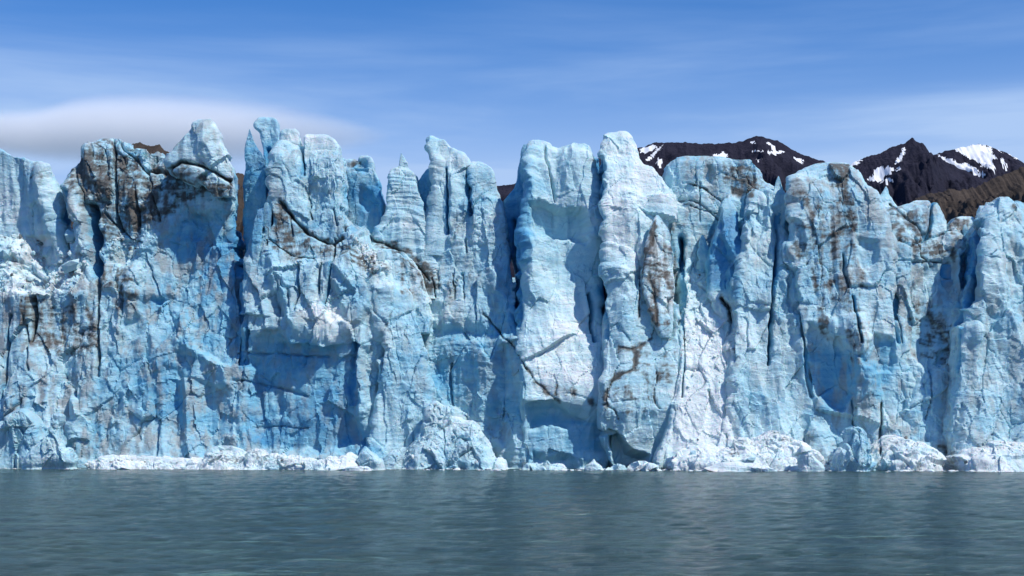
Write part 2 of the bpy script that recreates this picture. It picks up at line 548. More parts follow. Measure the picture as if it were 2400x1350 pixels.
# dirt: strength, softness px, polygon
DIRT = [
 (.78, 22, [(160,380),(230,322),(300,345),(345,395),(430,385),(540,430),(548,465),(450,470),(390,510),(340,540),(290,545),(235,590),(215,500),(150,450)]),
 (.70, 16, [(240,330),(290,345),(330,400),(340,480),(280,500),(245,440)]),
 (.64, 18, [(35,700),(90,690),(225,720),(225,830),(150,840),(60,800)]),
 (.6, 14, [(205,640),(300,620),(330,690),(300,740),(240,730)]),
 (.62, 12, [(640,490),(700,520),(780,570),(870,580),(905,640),(860,650),(770,600),(680,610),(630,590)]),
 (.75, 10, [(866,545),(930,570),(990,600),(1030,640),(1040,690),(1000,690),(960,620),(880,580)]),
 (.4, 12, [(1030,640),(1100,640),(1110,690),(1040,700)]),
 (.52, 10, [(1540,505),(1590,530),(1592,700),(1570,760),(1530,780),(1500,700),(1490,640),(1520,570)]),
 (.42, 26, [(1540,760),(1595,770),(1590,960),(1420,960),(1410,900),(1480,830)]),
 (.74, 16, [(1690,385),(1760,372),(1795,430),(1770,470),(1720,460),(1690,430)]),
 (.80, 14, [(1925,382),(1985,382),(1990,440),(2010,520),(2005,600),(1985,580),(1975,480),(1945,430)]),
 (.50, 24, [(1870,450),(1990,450),(2020,640),(2030,850),(1990,860),(1930,700),(1880,640)]),
 (.60, 12, [(1850,525),(1885,530),(1900,600),(1930,700),(1945,800),(1920,780),(1890,640),(1860,580)]),
 (.66, 18, [(2085,480),(2150,490),(2210,560),(2250,570),(2245,620),(2150,610),(2095,590)]),
 (.58, 34, [(2130,700),(2190,690),(2240,740),(2235,850),(2185,875),(2140,800)]),
 (.5, 10, [(2225,505),(2310,505),(2310,560),(2225,560)]),
 (.5, 8, [(2358,480),(2380,480),(2376,540),(2362,540)]),
 (.55, 8, [(800,370),(840,372),(845,400),(810,420)]),
 (.45, 10, [(795,480),(815,480),(818,560),(805,560)]),
 (.35, 20, [(30,370),(100,388),(130,440),(90,450),(50,410)]),
 (.55, 8, [(0,545),(60,548),(70,570),(0,565)]),
 (.5, 10, [(280,345),(310,345),(345,395),(330,440)]),
 (.40, 18, [(1415,900),(1520,930),(1560,970),(1450,985)]),
 (.45, 8, [(1700,1045),(1745,1050),(1740,1075),(1715,1070)]),
 (.45, 9, [(1820,1003),(1855,1003),(1850,1022),(1822,1018)]),
 (.5, 8, [(2190,1040),(2240,1060),(2235,1085),(2200,1070)]),
 (.55, 6, [(250,1078),(285,1078),(285,1094),(250,1094)]),
 (.40, 14, [(1120,980),(1170,1010),(1170,1050),(1130,1030)]),
 (.42, 12, [(910,600),(1000,620),(1010,700),(940,700)]),
]
# blue: fresh calved ice and painted-in shade (+), bleached, crushed ice (-)
BLUE = [
 (.20, 40, [(440,490),(330,600),(300,780),(160,1000),(150,1075),(570,1080),(570,500)]),
 (.14, 30, [(440,560),(560,560),(568,700),(480,690)]),
 (.40, 36, [(565,800),(680,790),(850,780),(850,960),(880,1060),(570,1050)]),  # shade below the bulge, painted as deeper blue
 (.35, 10, [(826,800),(846,800),(840,950),(824,950)]),
 (.36, 20, [(560,340),(635,340),(635,540),(560,640)]),  # shaded left-facing side, tinted bluer
 (.22, 26, [(980,750),(1220,760),(1240,980),(1000,930)]),  # lower face turned from the sun, its shade put into the blue
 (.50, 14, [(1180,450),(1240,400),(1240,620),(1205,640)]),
 (.50, 10, [(1396,360),(1416,360),(1420,700),(1400,700)]),  # shade and glow of the crevasse side, coloured in
 (.20, 24, [(1230,960),(1400,970),(1420,1060),(1230,1080)]),
 (.38, 18, [(2000,830),(2090,790),(2100,880),(2040,960),(1930,960),(1900,800)]),  # shadow in the lower left recess, painted blue
 (.55, 10, [(2256,540),(2308,540),(2290,660),(2258,750)]),
 (.42, 16, [(1640,520),(1735,500),(1740,700),(1660,680)]),
 (.35, 8, [(830,376),(862,376),(862,400),(830,400)]),
 (.40, 14, [(810,420),(905,430),(890,545),(830,540)]),  # bluish shade of the set-back tower, painted on
 (.25, 12, [(985,400),(1012,400),(1015,480),(990,490)]),
 (-.30, 46, [(1225,790),(1312,740),(1410,800),(1420,930),(1260,900)]),
 (-.40, 24, [(1600,640),(1700,690),(1720,1040),(1590,1040)]),
 (-.30, 16, [(690,740),(760,690),(860,770),(760,800)]),
 (-.25, 16, [(830,560),(900,620),(905,680),(840,650)]),
 (-.2, 40, [(1400,300),(1500,300),(1590,500),(1500,620),(1420,600)]),
 (-.25, 20, [(0,560),(200,560),(220,690),(0,700)]),
]

# aretes: height m, width px of the left and of the right flank, line down the crest
RIDGES = [
 (3.6, 270, 20, [(850,790),(845,870),(850,1000)], 'tall'), (3.4, 240, 16, [(1222,800),(1230,900),(1245,1000)], 'layered'), (2.8, 115, 40, [(2005,760),(2020,860),(2030,950)], 'rounded'),
 (2.6, 16, 70, [(1252,335),(1243,400),(1241,470)]), (2.0, 20, 60, [(1238,560),(1240,640),(1250,700)]),
 (1.8, 30, 60, [(1340,356),(1325,420),(1318,470)]), (1.5, 40, 30, [(1365,380),(1390,480),(1400,600)]),
 (2.2, 14, 80, [(1414,335),(1418,420),(1424,520),(1422,620),(1424,740)]),
 (1.2, 30, 40, [(1470,470),(1490,560),(1510,600)]), (1.2, 30, 40, [(1450,640),(1470,700),(1460,760)]),
 (2.2, 14, 30, [(1706,468),(1702,540),(1722,620),(1715,680)]), (1.6, 14, 30, [(1765,455),(1752,540),(1745,620)]),
 (1.6, 18, 30, [(1800,455),(1795,540)]), (1.4, 20, 50, [(1840,640),(1860,700),(1880,800),(1900,900)]),
 (2.2, 14, 60, [(660,320),(657,400),(650,480)]), (1.6, 20, 40, [(780,640),(800,680),(825,740)]),
 (1.8, 25, 40, [(640,600),(650,660),(690,750)]), (2.0, 30, 25, [(875,600),(903,660),(900,740)]),
 (1.0, 10, 24, [(606,290),(615,340)]), (1.6, 14, 30, [(1000,335),(1014,380),(1016,450)]),
 (1.4, 20, 50, [(1060,420),(1062,560)]), (1.2, 8, 50, [(1106,400),(1112,560)]),
 (2.6, 20, 100, [(1862,430),(1862,520),(1850,600)]), (1.4, 60, 50, [(2040,460),(2080,560),(2095,680)]),
 (1.2, 15, 40, [(2085,500),(2100,600)]), (1.5, 20, 20, [(2240,560),(2250,650)]),
 (3.4, 46, 70, [(2336,490),(2320,560),(2310,640),(2296,740)]), (1.5, 20, 40, [(205,340),(215,430),(225,480)]),
 (1.2, 40, 30, [(478,290),(490,340),(520,400)]), (1.5, 40, 20, [(95,395),(105,470),(120,540)]),
 (1.6, 40, 40, [(425,740),(440,820),(490,845),(535,855)]), (1.5, 30, 60, [(300,640),(300,760),(250,880)]),
 (1.4, 16, 40, [(915,690),(912,780),(900,880)]), (1.4, 30, 30, [(1160,640),(1180,720),(1210,820)]),
]

def ice_marks(v, nrm, key=None):
    """carve the traced marks into the camera-side of a piece; returns inward displacement, dirt, blue"""
    px, py = w2px(v)
    w = np.stack([v[:, 0] * .35, v[:, 1] * .35, v[:, 2] * .35], 1)
    wx = fbm(w + 3.1, 3) * 11
    wy = fbm(w + 51.7, 3) * 11
    cx_, cy_ = px + wx * .35, py + wy * .35
    wvar = 0.55 + 0.9 * np.clip(noise(v * .4 + 11) + .5, 0, 1)
    px, py = px + wx, py + wy
    facing = np.clip(-nrm[:, 1] * 2.5 + 0.2, 0, 1)
    x0, x1, y0, y1 = px.min(), px.max(), py.min(), py.max()
    ins = np.zeros(len(v), np.float32)
    dirt = np.zeros(len(v), np.float32)
    blue = np.zeros(len(v), np.float32)
    def sel(pts, m):
        xs, ys = [p[0] for p in pts], [p[1] for p in pts]
        if max(xs) + m < x0 or min(xs) - m > x1 or max(ys) + m < y0 or min(ys) - m > y1:
            return None
        k = np.nonzero((px > min(xs) - m) & (px < max(xs) + m) & (py > min(ys) - m) & (py < max(ys) + m))[0]
        return k if len(k) else None
    for wd, dp, di, pts in CRACKS:
        k = sel(pts, 40)
        if k is None: continue
        d = line_dist(cx_[k], cy_[k], pts) / wvar[k]
        ins[k] += dp * np.exp(-(d / (wd * .62)) ** 1.5) * facing[k]
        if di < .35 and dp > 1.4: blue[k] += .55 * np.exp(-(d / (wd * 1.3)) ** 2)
        if dp < .3: d = d * .62
        if di: dirt[k] = np.maximum(dirt[k], di * np.exp(-(d / (wd * 1.5)) ** 1.2) * facing[k])
    for rd in RIDGES:
        hh, wl_, wr_, pts = rd[:4]
        if len(rd) > 4 and rd[4] != key: continue
        k = sel(pts, max(min(wl_, 300), wr_, 75))
        if k is None: continue
        ys = np.array([q[1] for q in pts], float); xs = np.array([q[0] for q in pts], float)
        o_ = np.argsort(ys)
        dx = px[k] - np.interp(py[k], ys[o_], xs[o_])
        tent = np.clip(np.where(dx < 0, 1 + dx / wl_, 1 - dx / wr_), 0, 1)
        end = sstep(ys.min() - 30, ys.min() + 10, py[k]) * (1 - np.clip((py[k] - ys.max() + 60) / 130, 0, 1))
        ins[k] -= hh * .8 * tent * end * facing[k]
    for dp, so, pts in HOLLOWS:
        k = sel(pts, so * 2)
        if k is None: continue
        d = poly_sd(px[k], py[k], pts)
        ins[k] += dp * .6 * sstep(-so * .8, so * .8, d) * facing[k]
    for st, so, pts in DIRT:
        k = sel(pts, so * 2)
        if k is None: continue
        d = poly_sd(px[k], py[k], pts)
        dirt[k] = np.maximum(dirt[k], st * sstep(-so, so, d) * np.clip(facing[k] + .3, 0, 1))
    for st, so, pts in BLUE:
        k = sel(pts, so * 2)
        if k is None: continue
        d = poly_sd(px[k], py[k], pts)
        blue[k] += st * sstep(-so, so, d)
    return ins, dirt, blue

def tint(v, blue, dirt, grime):
    """veins, rock-flour film and dirt speckle of the ice as point attributes (0..1 mixing weights)"""
    wz = noise(v / 9.0) * 1.5 + v[:, 0] * 0.05
    band = fbm(np.stack([v[:, 0] * .09, v[:, 1] * .09, v[:, 2] * 1.1 + wz], 1), 3, .6)
    b = blue + fbm(v * .11 + 8, 3, .6) * .26 + fbm(v * .8 + 3, 3, .6) * .12 + band * .13
    streak = fbm(np.stack([v[:, 0] * .8, v[:, 1] * .8, v[:, 2] * .12], 1) + 60, 4, .6)
    pat = fbm(v * .3 + 90, 4, .65)
    g = sstep(-.18, .5, streak * .6 + pat * .6) * np.clip(grime, 0, 1.2) * .85
    lay = fbm(np.stack([v[:, 0] * .3, v[:, 1] * .3, v[:, 2] * 1.5 + wz * 2], 1) + 30, 4, .6)
    spk = fbm(v * 1.3 + 70, 4, .7)
    d = np.clip((dirt * 1.2 - .53 + spk * .30 + lay * .46 + streak * .42) * 2.1 * (dirt > .02), 0, 1) * .90
    return {'blue': np.clip(b, 0, 1), 'grime': np.clip(g, 0, 1), 'dirt': d}

SEED = [100]
SURF = {}             # name -> (verts, normals) kept for scattering rubble
STEP = 2.8            # mesh spacing in photo pixels

def ice_piece(name, rows, off=6.0, T=12.0, parent=None, k=0.0, n=9.0, lean=None, lump=1.0, strata=1.0, rough=0.5,
              blue=0.3, grime=0.5, base_py=None, keep=None, tip=1.5, step=None, frag=1.0, wide=0, plate=1.0, talus=False, flare=0.0):
    """one body of ice: at every height its left and right edge (photo px), a rounded-box cross-section of depth T,
    then relief: lumps, melt strata, broken facets, traced cracks and hollows"""
    step = step or STEP
    SEED[0] += 1
    seed = SEED[0]
    rows = np.array(rows, np.float64)
    pc = rows[:, 1:].mean()
    Y0 = front(pc) + off + 6.0
    if base_py: Y0 = ZC * F / (base_py - HOR) + T * 0.45
    slope = -0.137 + k
    # resample the rows by outline length
    seg = np.sqrt(np.diff(rows[:, 0]) ** 2 + 0.5 * np.diff(rows[:, 1]) ** 2 + 0.5 * np.diff(rows[:, 2]) ** 2)
    s = np.concatenate([[0], np.cumsum(seg)])
    m = max(6, int(s[-1] / step))
    ss = np.linspace(0, s[-1], m)
    py = np.interp(ss, s, rows[:, 0])
    xl = np.interp(ss, s, rows[:, 1])
    xr = np.interp(ss, s, rows[:, 2])
    # smooth the kinks a little
    for _ in range(2):
        for a in (xl, xr):
            a[1:-1] = a[1:-1] * .5 + (a[:-2] + a[2:]) * .25
    jr = np.random.RandomState(seed + 7)
    jk = py[0] + np.cumsum(jr.uniform(6, 34, int((py[-1] - py[0]) / 12) + 4))
    jw = np.clip((xr - xl) / 60, 0, 1) * sstep(0, 30, py - py[0])
    xl = xl + np.interp(py, jk, jr.uniform(-4, 4, len(jk))) * jw
    xr = xr + np.interp(py, jk, jr.uniform(-4, 4, len(jk))) * jw
    if not base_py:
        sh = np.minimum(6.0, (xr - xl) * .06) * (1 - sstep(560, 800, py))
        xl, xr = xl + sh, xr - sh
    if wide:
        gx = wide * sstep(640, 860, py) + wide * 1.4 * sstep(820, 1060, py)
        xl, xr = xl - gx, xr + gx
    mpp = Y0 / F
    halfw = (xr - xl) * 0.5
    depth_t = (py - py[0]) * mpp                         # metres below the top
    T_row = T * np.minimum(1, np.sqrt(np.clip(depth_t + 0.05, 0, None) / (T * 0.16)))
    T_row = np.minimum(T_row, np.maximum((xr - xl) * mpp * 1.6, 0.3) + depth_t * 0.1)
    if not talus and not base_py: T_row = T_row * (0.5 + 0.5 * sstep(420, 900, py))
    if talus: T_row = T * (0.06 + 0.94 * (depth_t / depth_t.max()) ** 0.8)
    # cross-section, denser on the camera side
    wmax = halfw.max() * 2
    nf = int(np.clip(wmax / step, 10, 420))
    ns = int(np.clip(T / mpp / step * 0.6, 6, 60))
    nb = max(6, nf // 6)
    th = np.linspace(0, 2 * math.pi, 4001)[:-1]
    rad = (np.abs(np.cos(th)) ** n + np.abs(np.sin(th)) ** n) ** (-1 / n)
    cu, cv = rad * np.cos(th), rad * np.sin(th)
    # weight: camera side (cv<0) fine
    asp = T / mpp / max(wmax, 1)
    ds = np.hypot(np.diff(np.append(cu, cu[0])), asp * np.diff(np.append(cv, cv[0])))
    wgt = np.where(cv < -0.6, 1.0, np.where(cv < 0.4, 0.6, 0.16))
    cs = np.concatenate([[0], np.cumsum(ds * wgt)])
    nt = int(np.clip(cs[-1] * wmax / 2 / step, 16, 520))
    tt = np.interp(np.linspace(0, cs[-1], nt, endpoint=False), cs, np.append(np.arange(4000), 4000)).astype(int) % 4000
    U, V = cu[tt], cv[tt]
    PX = (xl + xr)[:, None] * .5 + halfw[:, None] * U[None, :]
    PY = np.repeat(py[:, None], nt, 1)
    Ysil = Y0 - 0.3 * T_row[:, None] * 0 + slope * (PX - pc) * mpp
    if lean is not None:
        l = np.array(lean, float)
        ln = np.interp(py, l[:, 0], l[:, 1])
        for _ in range(6):
            ln[1:-1] = ln[1:-1] * .5 + (ln[:-2] + ln[2:]) * .25
        Ysil = Ysil + ln[:, None]
    if flare: Ysil = Ysil + (flare * np.clip((1100 - py) / 480, 0, 1))[:, None]
    Yref = Ysil - T * 0.35
    X = (PX - 1200) / F * Yref
    Z = ZC + (HOR - PY) / F * Yref
    Y = Ysil + V[None, :] * T_row[:, None] * 0.5 + (T - T_row[:, None]) * (0.1 if talus else -0.25)
    P = np.stack([X, Y, Z], 2).astype(np.float32)
    # normals of the plain body
    du = np.roll(P, -1, 1) - np.roll(P, 1, 1)
    dv = np.gradient(P, axis=0)
    Nn = np.cross(du, dv)
    Nn /= np.linalg.norm(Nn, axis=2)[..., None] + 1e-9
    cen = P.mean(1, keepdims=True)
    sgn = np.sign((Nn * (P - cen)).sum(2).mean())
    Nn *= sgn
    v = P.reshape(-1, 3)
    nr = Nn.reshape(-1, 3)
    ttop = np.repeat(depth_t[:, None], nt, 1).ravel()
    small = min(1.0, wmax * mpp / 9.0)
    # relief
    zone = np.clip(rough * (1 + 1.5 * noise(v / 8.0 + 77)), 0, 1.3)
    zc_ = np.clip(zone, 0, 1)
    d = fbm(v / 10.0 + seed, 2) * 0.42 * lump * small
    d += fbm(v / 2.9 + seed * 1.7, 2) * 0.07 * lump * max(small, .5)
    wz = 1.5 * noise(v / 9.0) + v[:, 0] * 0.05
    q = np.stack([v[:, 0] / 6.5, v[:, 1] / 6.5, v[:, 2] / 0.95 + wz], 1)
    q2 = np.stack([v[:, 0] / 3.5, v[:, 1] / 3.5, v[:, 2] / 0.48 + wz * 1.5], 1)
    d += ((0.28 - np.abs(noise(q))) * 0.20 + (0.25 - np.abs(noise(q2))) * 0.10) * strata * (0.55 if strata < 1.25 else 1.0) * max(small, .6) * (1.1 - 0.65 * zc_)
    fl = np.stack([v[:, 0] / 1.6, v[:, 1] / 1.6, v[:, 2] / 12.0], 1)
    d += (0.25 - np.abs(noise(fl + seed))) * 0.36 * max(small, .4)
    wv = v + np.stack([noise(v / 1.6 + 5), noise(v / 1.6 + 25), noise(v / 1.6 + 45)], 1) * 0.35
    f0, e0 = facets(wv * np.array([1, 1, .5], np.float32), 6.0, seed + 900, .24)
    f1, e1 = facets(wv * np.array([1, 1, .4], np.float32), 2.6, seed, .36)
    f2, e2 = facets(wv * np.array([1, 1, .8], np.float32), 0.95, seed + 500, .46)
    d += f0 * 0.50 * small * (0.3 + 0.7 * min(rough, 1))
    d += (f1 * 0.34 * max(small, .3) + f2 * 0.27) * (0.12 + zone) * frag
    bil = np.abs(noise(v / 1.5 + 31))
    d += (0.22 - bil) * 0.26 * zone * frag * max(small, .5)
    d += noise(v / 0.45 + 13) * 0.05 * (0.3 + zone)
    d += plates(v, seed + 40, 5.6, 1.05 * plate) * small + plates(v, seed + 41, 1.5, 0.20 * plate) * max(small, .4)
    # joints between the larger blocks stay open as thin cracks
    d -= 0.35 * np.exp(-(e0 / 0.16) ** 2) * sstep(.0, .3, noise(v / 6.0 + 200)) * small * min(1, .25 + rough)
    lim = np.repeat(np.clip(halfw * mpp * 0.28, 0.04, 1.8)[:, None], nt, 1).ravel()
    d = np.clip(d, -lim * 1.6, lim)
    fade = sstep(0, tip, ttop)
    d = d * (0.35 + 0.65 * fade)
    ins, dirt, bl = ice_marks(v, nr, keep)
    # melt notch at the waterline
    ins = ins + 1.1 * np.exp(-((v[:, 2] - 0.15) / 0.55) ** 2) * np.clip(0.45 + 1.6 * noise(v / 9.0 + 300), 0, 1) * np.clip(T / 8, 0, 1)
    cap = np.clip(T * 0.42, 0.2, 9)
    d = np.clip(d, -cap * .6, 1.8) - np.clip(ins, -np.minimum(lim * 2.2, 4), cap)
    v = v + nr * d[:, None]
    v = v.reshape(m, nt, 3)
    # close top and bottom
    top = v[0].mean(0, keepdims=True)
    bot = v[-1].mean(0, keepdims=True)
    verts = np.concatenate([v.reshape(-1, 3), top, bot])
    ii = np.arange(m - 1)[:, None] * nt
    jj = np.arange(nt)[None, :]
    a, b = ii + jj, ii + (jj + 1) % nt
    quads = np.stack([a, b, b + nt, a + nt], 2).reshape(-1, 4)
    if sgn < 0: quads = quads[:, ::-1]
    it = m * nt
    j = np.arange(nt)
    # caps as degenerate-free quads: pair two fan triangles
    j2 = np.arange(0, nt - 1, 2)
    capt = np.stack([np.full(len(j2), it), j2, (j2 + 1) % nt, (j2 + 2) % nt], 1)
    o = (m - 1) * nt
    capb = np.stack([np.full(len(j2), it + 1), o + (j2 + 2) % nt, o + (j2 + 1) % nt, o + j2], 1)
    faces = np.concatenate([quads, capt, capb])
    bl = np.clip(bl + blue + 0.08 + 0.10 * sstep(0.2, 1.0, zone), 0, 1)
    ext = lambda x: np.concatenate([x, [x[:nt].mean(), x[-nt:].mean()]])
    ob = mesh_obj(name, verts, faces, ICE, tint(verts, ext(bl), ext(dirt), grime), False, None)
    # put the origin at the foot of the piece
    b0 = v[-1].mean(0)
    org = Vector((float(b0[0]), float(b0[1]), float(max(b0[2], 0) if parent is None else b0[2])))
    if parent is not None:
        ob.parent = parent
        org = parent.location.copy()
    ob.data.transform(__import__('mathutils').Matrix.Translation(-org))
    if parent is None: ob.location = org
    if keep: SURF[keep] = (v.reshape(-1, 3), nr)
    return ob

def tower(name, label, px, off, cat='ice tower', group='ice towers along the glacier front'):
    Y = front(px) + off + 6.0
    return thing(name, label, cat, ((px - 1200) / F * Y, Y, 0.0), group)

# ================================================================== THE SETTING
# ------------------------------------------------------------------ lake
def build_lake():
    ys = np.concatenate([[-400, -60, 0, 20], np.geomspace(30, 235, 320), [300, 600, 2500, 9000]])
    t = np.linspace(-1, 1, 420)
    xs_near = t
    half = np.where(ys < 240, np.maximum(ys, 20) * 0.40 + 6, 2000)
    V = []
    for y, h in zip(ys, half):
        V.append(np.stack([xs_near * h, np.full(420, y), np.zeros(420)], 1))
    V = np.concatenate(V)
    # wide outer skirt is added by stretching the outermost columns
    V = V.reshape(len(ys), 420, 3)
    V[:, 0, 0] = -9000
    V[:, -1, 0] = 9000
    v = V.reshape(-1, 3)
    p = np.stack([v[:, 0] / 1.1, v[:, 1] / 0.75, v[:, 2]], 1)
    p2 = np.stack([v[:, 0] / 4.5, v[:, 1] / 2.6, v[:, 2]], 1)
    ok = (v[:, 1] > 25) & (v[:, 1] < 240) & (np.abs(v[:, 0]) < 500)
    h = np.where(ok, (noise(p) * 0.07 + np.abs(noise(p2)) * -0.14 + fbm(p2 * .3 + 4, 2) * 0.06), 0)
    v[:, 2] = h
    n, m = len(ys), 420
    i, j = np.meshgrid(np.arange(n - 1), np.arange(m - 1), indexing='ij')
    a = (i * m + j).ravel()
    o = mesh_obj('lake_water', v, np.stack([a, a + 1, a + m + 1, a + m], 1), WATER)
    tag(o, 'grey-green rippled glacial lake water below the ice front', kind='structure')
build_lake()

# ------------------------------------------------------------------ glacier ice behind the towers
def build_glacier():
    xs = np.linspace(-190, 190, 260)
    # front wall, then the crevassed top running back
    prof = [(0, -2), (0.6, 8), (1.0, 16), (1.6, 23), (3.0, 28), (6, 30)]
    back = np.geomspace(8, 420, 80)
    U = [p[0] for p in prof] + list(back)
    H = [p[1] for p in prof] + [31.0 - 0.012 * b for b in back]
    # refine the wall
    Ud = np.concatenate([np.interp(np.linspace(0, 5, 60), range(6), U[:6]), U[6:]])
    Hd = np.concatenate([np.interp(np.linspace(0, 5, 60), range(6), H[:6]), H[6:]])
    n, m = len(Ud), len(xs)
    X = np.repeat(xs[None], n, 0)
    px = 1200 + xs / 205 * F
    Y = 213 - 21 * px[None] / 2400 + 23 + Ud[:, None]
    Z = np.repeat(Hd[:, None], m, 1)
    v = np.stack([X, Y, Z], 2).reshape(-1, 3).astype(np.float32)
    r = np.abs(fbm(v / np.array([7, 9, 14], np.float32), 3))
    amp = np.repeat(sstep(0, 25, Hd)[:, None], m, 1).ravel()
    v[:, 2] += (1.6 - 6.0 * r) * amp * 0.9
    v[:, 1] += fbm(v / 5.0 + 9, 3) * 1.6
    i, j = np.meshgrid(np.arange(n - 1), np.arange(m - 1), indexing='ij')
    a = (i * m + j).ravel()
    o = mesh_obj('glacier', v, np.stack([a, a + 1, a + m + 1, a + m], 1), ICE,
                 tint(v, np.full(len(v), .6), np.full(len(v), .1), .3))
    tag(o, 'crevassed blue glacier ice running back behind the towers', kind='structure')
build_glacier()

# ------------------------------------------------------------------ mountains
def mountain(name, ridge, dist, mat, label, snow=(), slope=0.62, width=1.0, rough=1.0, res=560, seed=0, power=0.9, spurs=1.0, fdepth=None, tp=2.6):
    """ridge traced on the skyline, stood at its distance; flanks fall both ways with gullies and spurs"""
    r = np.array(ridge, float)
    px = np.linspace(r[0, 0], r[-1, 0], res)
    py = np.interp(px, r[:, 0], r[:, 1])
    jag = fbm(np.stack([px / 16, px * 0 + seed, px * 0], 1), 4, .6)
    py = py + jag * 3.0 * rough
    hz = ZC + (HOR - py) / F * dist
    hmax = hz.max()
    depth = fdepth or hmax / slope
    t = np.concatenate([-np.linspace(1, 0, 110, endpoint=False) ** tp, np.linspace(0, 1, 14)])
    Yo = t * depth
    X = (px - 1200) / F * dist
    XX, TT = np.meshgrid(X, t)
    YY = dist + np.repeat(Yo[:, None], res, 1)
    fall = np.abs(TT) ** power
    ZZ = hz[None] * (1 - fall) - 5
    v = np.stack([XX, YY, ZZ], 2).reshape(-1, 3)
    sc = hmax
    q = v / np.array([sc * .20, sc * .34, sc * 1.2]) + seed
    g = 0.5 - np.abs(fbm(q, 5, .55))
    w = np.clip(np.abs(TT).ravel() * 5, 0, 1) * (0.35 + 0.65 * (1 - fall.ravel()))
    v[:, 2] += (g - .25) * sc * 0.30 * w * spurs
    v[:, 2] += fbm(v / (sc * .06) + seed + 5, 3) * sc * 0.012 * np.clip(np.abs(TT).ravel() * 25, 0, 1)
    n, m = len(t), res
    i, j = np.meshgrid(np.arange(n - 1), np.arange(m - 1), indexing='ij')
    a = (i * m + j).ravel()
    faces = np.stack([a, a + 1, a + m + 1, a + m], 1)
    # patches of old snow lie on the same surface as pieces of their own
    ctr = v[faces].mean(1)
    ppx, ppy = w2px(ctr)
    wob = ctr / (sc * .022)
    ppx = ppx + fbm(wob, 4, .6) * 7
    ppy = ppy + fbm(wob + 40, 4, .6) * 5
    owner = np.full(len(faces), -1)
    fr = np.repeat((t[:-1] < 0)[:, None], m - 1, 1).ravel()
    for k, poly in enumerate(snow):
        d = poly_sd(ppx, ppy, poly) - np.clip(fbm(wob * 1.7 + 9, 2), 0, 1) * 4.5
        owner[(d > 0) & fr & (owner < 0)] = k
    base = np.array([X.mean(), dist, 0.0])
    o = mesh_obj(name, v - base, faces[owner < 0], mat)
    o.location = base
    tag(o, label, kind='structure')
    for k in range(len(snow)):
        f = faces[owner == k]
        if len(f) < 2: continue
        u, inv = np.unique(f.ravel(), return_inverse=True)
        mesh_obj('snow_patch', v[u] - base + np.array([0, -sc * .001, sc * .001]), inv.reshape(-1, 4), SNOW, parent=o)
    return o

S1 = [[(1500,350),(1530,340),(1540,348),(1520,360),(1502,362)], [(1515,376),(1535,356),(1556,338),(1553,345),(1540,360),(1522,380)],
      [(1540,372),(1553,372),(1555,385),(1545,396),(1538,390)], [(1662,380),(1675,365),(1695,357),(1708,362),(1696,374),(1680,382)],
      [(1798,334),(1808,335),(1815,350),(1842,358),(1830,362),(1800,362),(1806,350)], [(1764,352),(1780,351),(1790,357),(1770,358)],
      [(1857,370),(1878,372),(1882,385),(1870,382)], [(1763,332),(1772,334),(1768,338),(1762,337)], [(1772,376),(1788,377),(1784,382),(1774,381)]]
S2 = [[(1992,382),(2010,376),(2024,374),(2010,388),(1996,394)], [(2058,358),(2076,350),(2082,352),(2064,360)],
      [(2028,420),(2050,405),(2056,393),(2075,390),(2095,396),(2112,398),(2090,402),(2080,412),(2070,418),(2098,422),(2085,428),(2050,428)],
      [(2090,384),(2105,372),(2112,350),(2124,347),(2118,362),(2116,374),(2104,382)], [(2100,396),(2108,390),(2114,398),(2104,401)]]
S3 = [[(2194,363),(2215,368),(2240,380),(2270,385),(2310,412),(2302,418),(2270,408),(2230,392)],
      [(2228,348),(2260,340),(2300,337),(2322,346),(2335,372),(2322,374),(2340,400),(2330,408),(2300,386),(2276,372),(2250,360)],
      [(2346,362),(2356,384),(2362,394),(2356,396),(2344,378)], [(2330,345),(2345,352),(2352,358),(2340,356)], [(2360,356),(2380,366),(2388,376),(2372,368)]]
mountain('mountain', [(900,520),(1040,470),(1165,432),(1200,430),(1300,400),(1384,374),(1440,356),(1500,344),(1535,331),(1600,331),(1650,334),(1700,333),(1740,329),(1755,322),(1773,316),(1790,319),(1800,322),(1822,326),(1835,333),(1850,345),(1870,354),(1900,366),(1940,378),(1990,384),(2060,400),(2200,450),(2300,500)],
         5600, ROCK, 'dark volcanic ridge with scattered snow patches behind the middle towers', S1, seed=3)
mountain('mountain', [(1850,470),(1920,420),(1975,388),(2000,379),(2030,364),(2060,356),(2090,341),(2108,337),(2128,326),(2138,320),(2146,325),(2152,329),(2165,333),(2173,345),(2180,356),(2200,366),(2230,382),(2280,405),(2330,428),(2420,470),(2520,520)],
         4800, ROCK, 'dark pyramid-shaped peak with thin snow streaks on the right', S2, seed=11)
mountain('mountain', [(2000,470),(2100,400),(2190,360),(2215,352),(2250,344),(2290,336),(2312,337),(2330,345),(2355,354),(2380,367),(2400,380),(2480,420),(2600,480),(2700,520)],
         6400, ROCK, 'snow-streaked dark mountain at the far right behind the pyramid peak', S3, seed=23)
mountain('hill', [(2060,510),(2110,482),(2130,468),(2150,452),(2180,442),(2210,438),(2225,432),(2262,434),(2285,430),(2320,410),(2345,402),(2370,392),(2400,380),(2480,350),(2600,310),(2760,300)],
         1500, SCREE, 'brown rocky hillside rising at the right edge behind the ice', slope=0.5, seed=31, rough=1.9, spurs=1.1, tp=1.7)
mountain('hill', [(120,470),(200,430),(260,372),(290,345),(310,328),(325,322),(338,327),(352,331),(372,328),(385,340),(450,372),(520,388),(555,394),(575,398),(640,420),(760,470)],
         1500, SCREE, 'brown rocky hilltop peeping over the dirty tower on the left', slope=0.5, seed=37, rough=1.4)

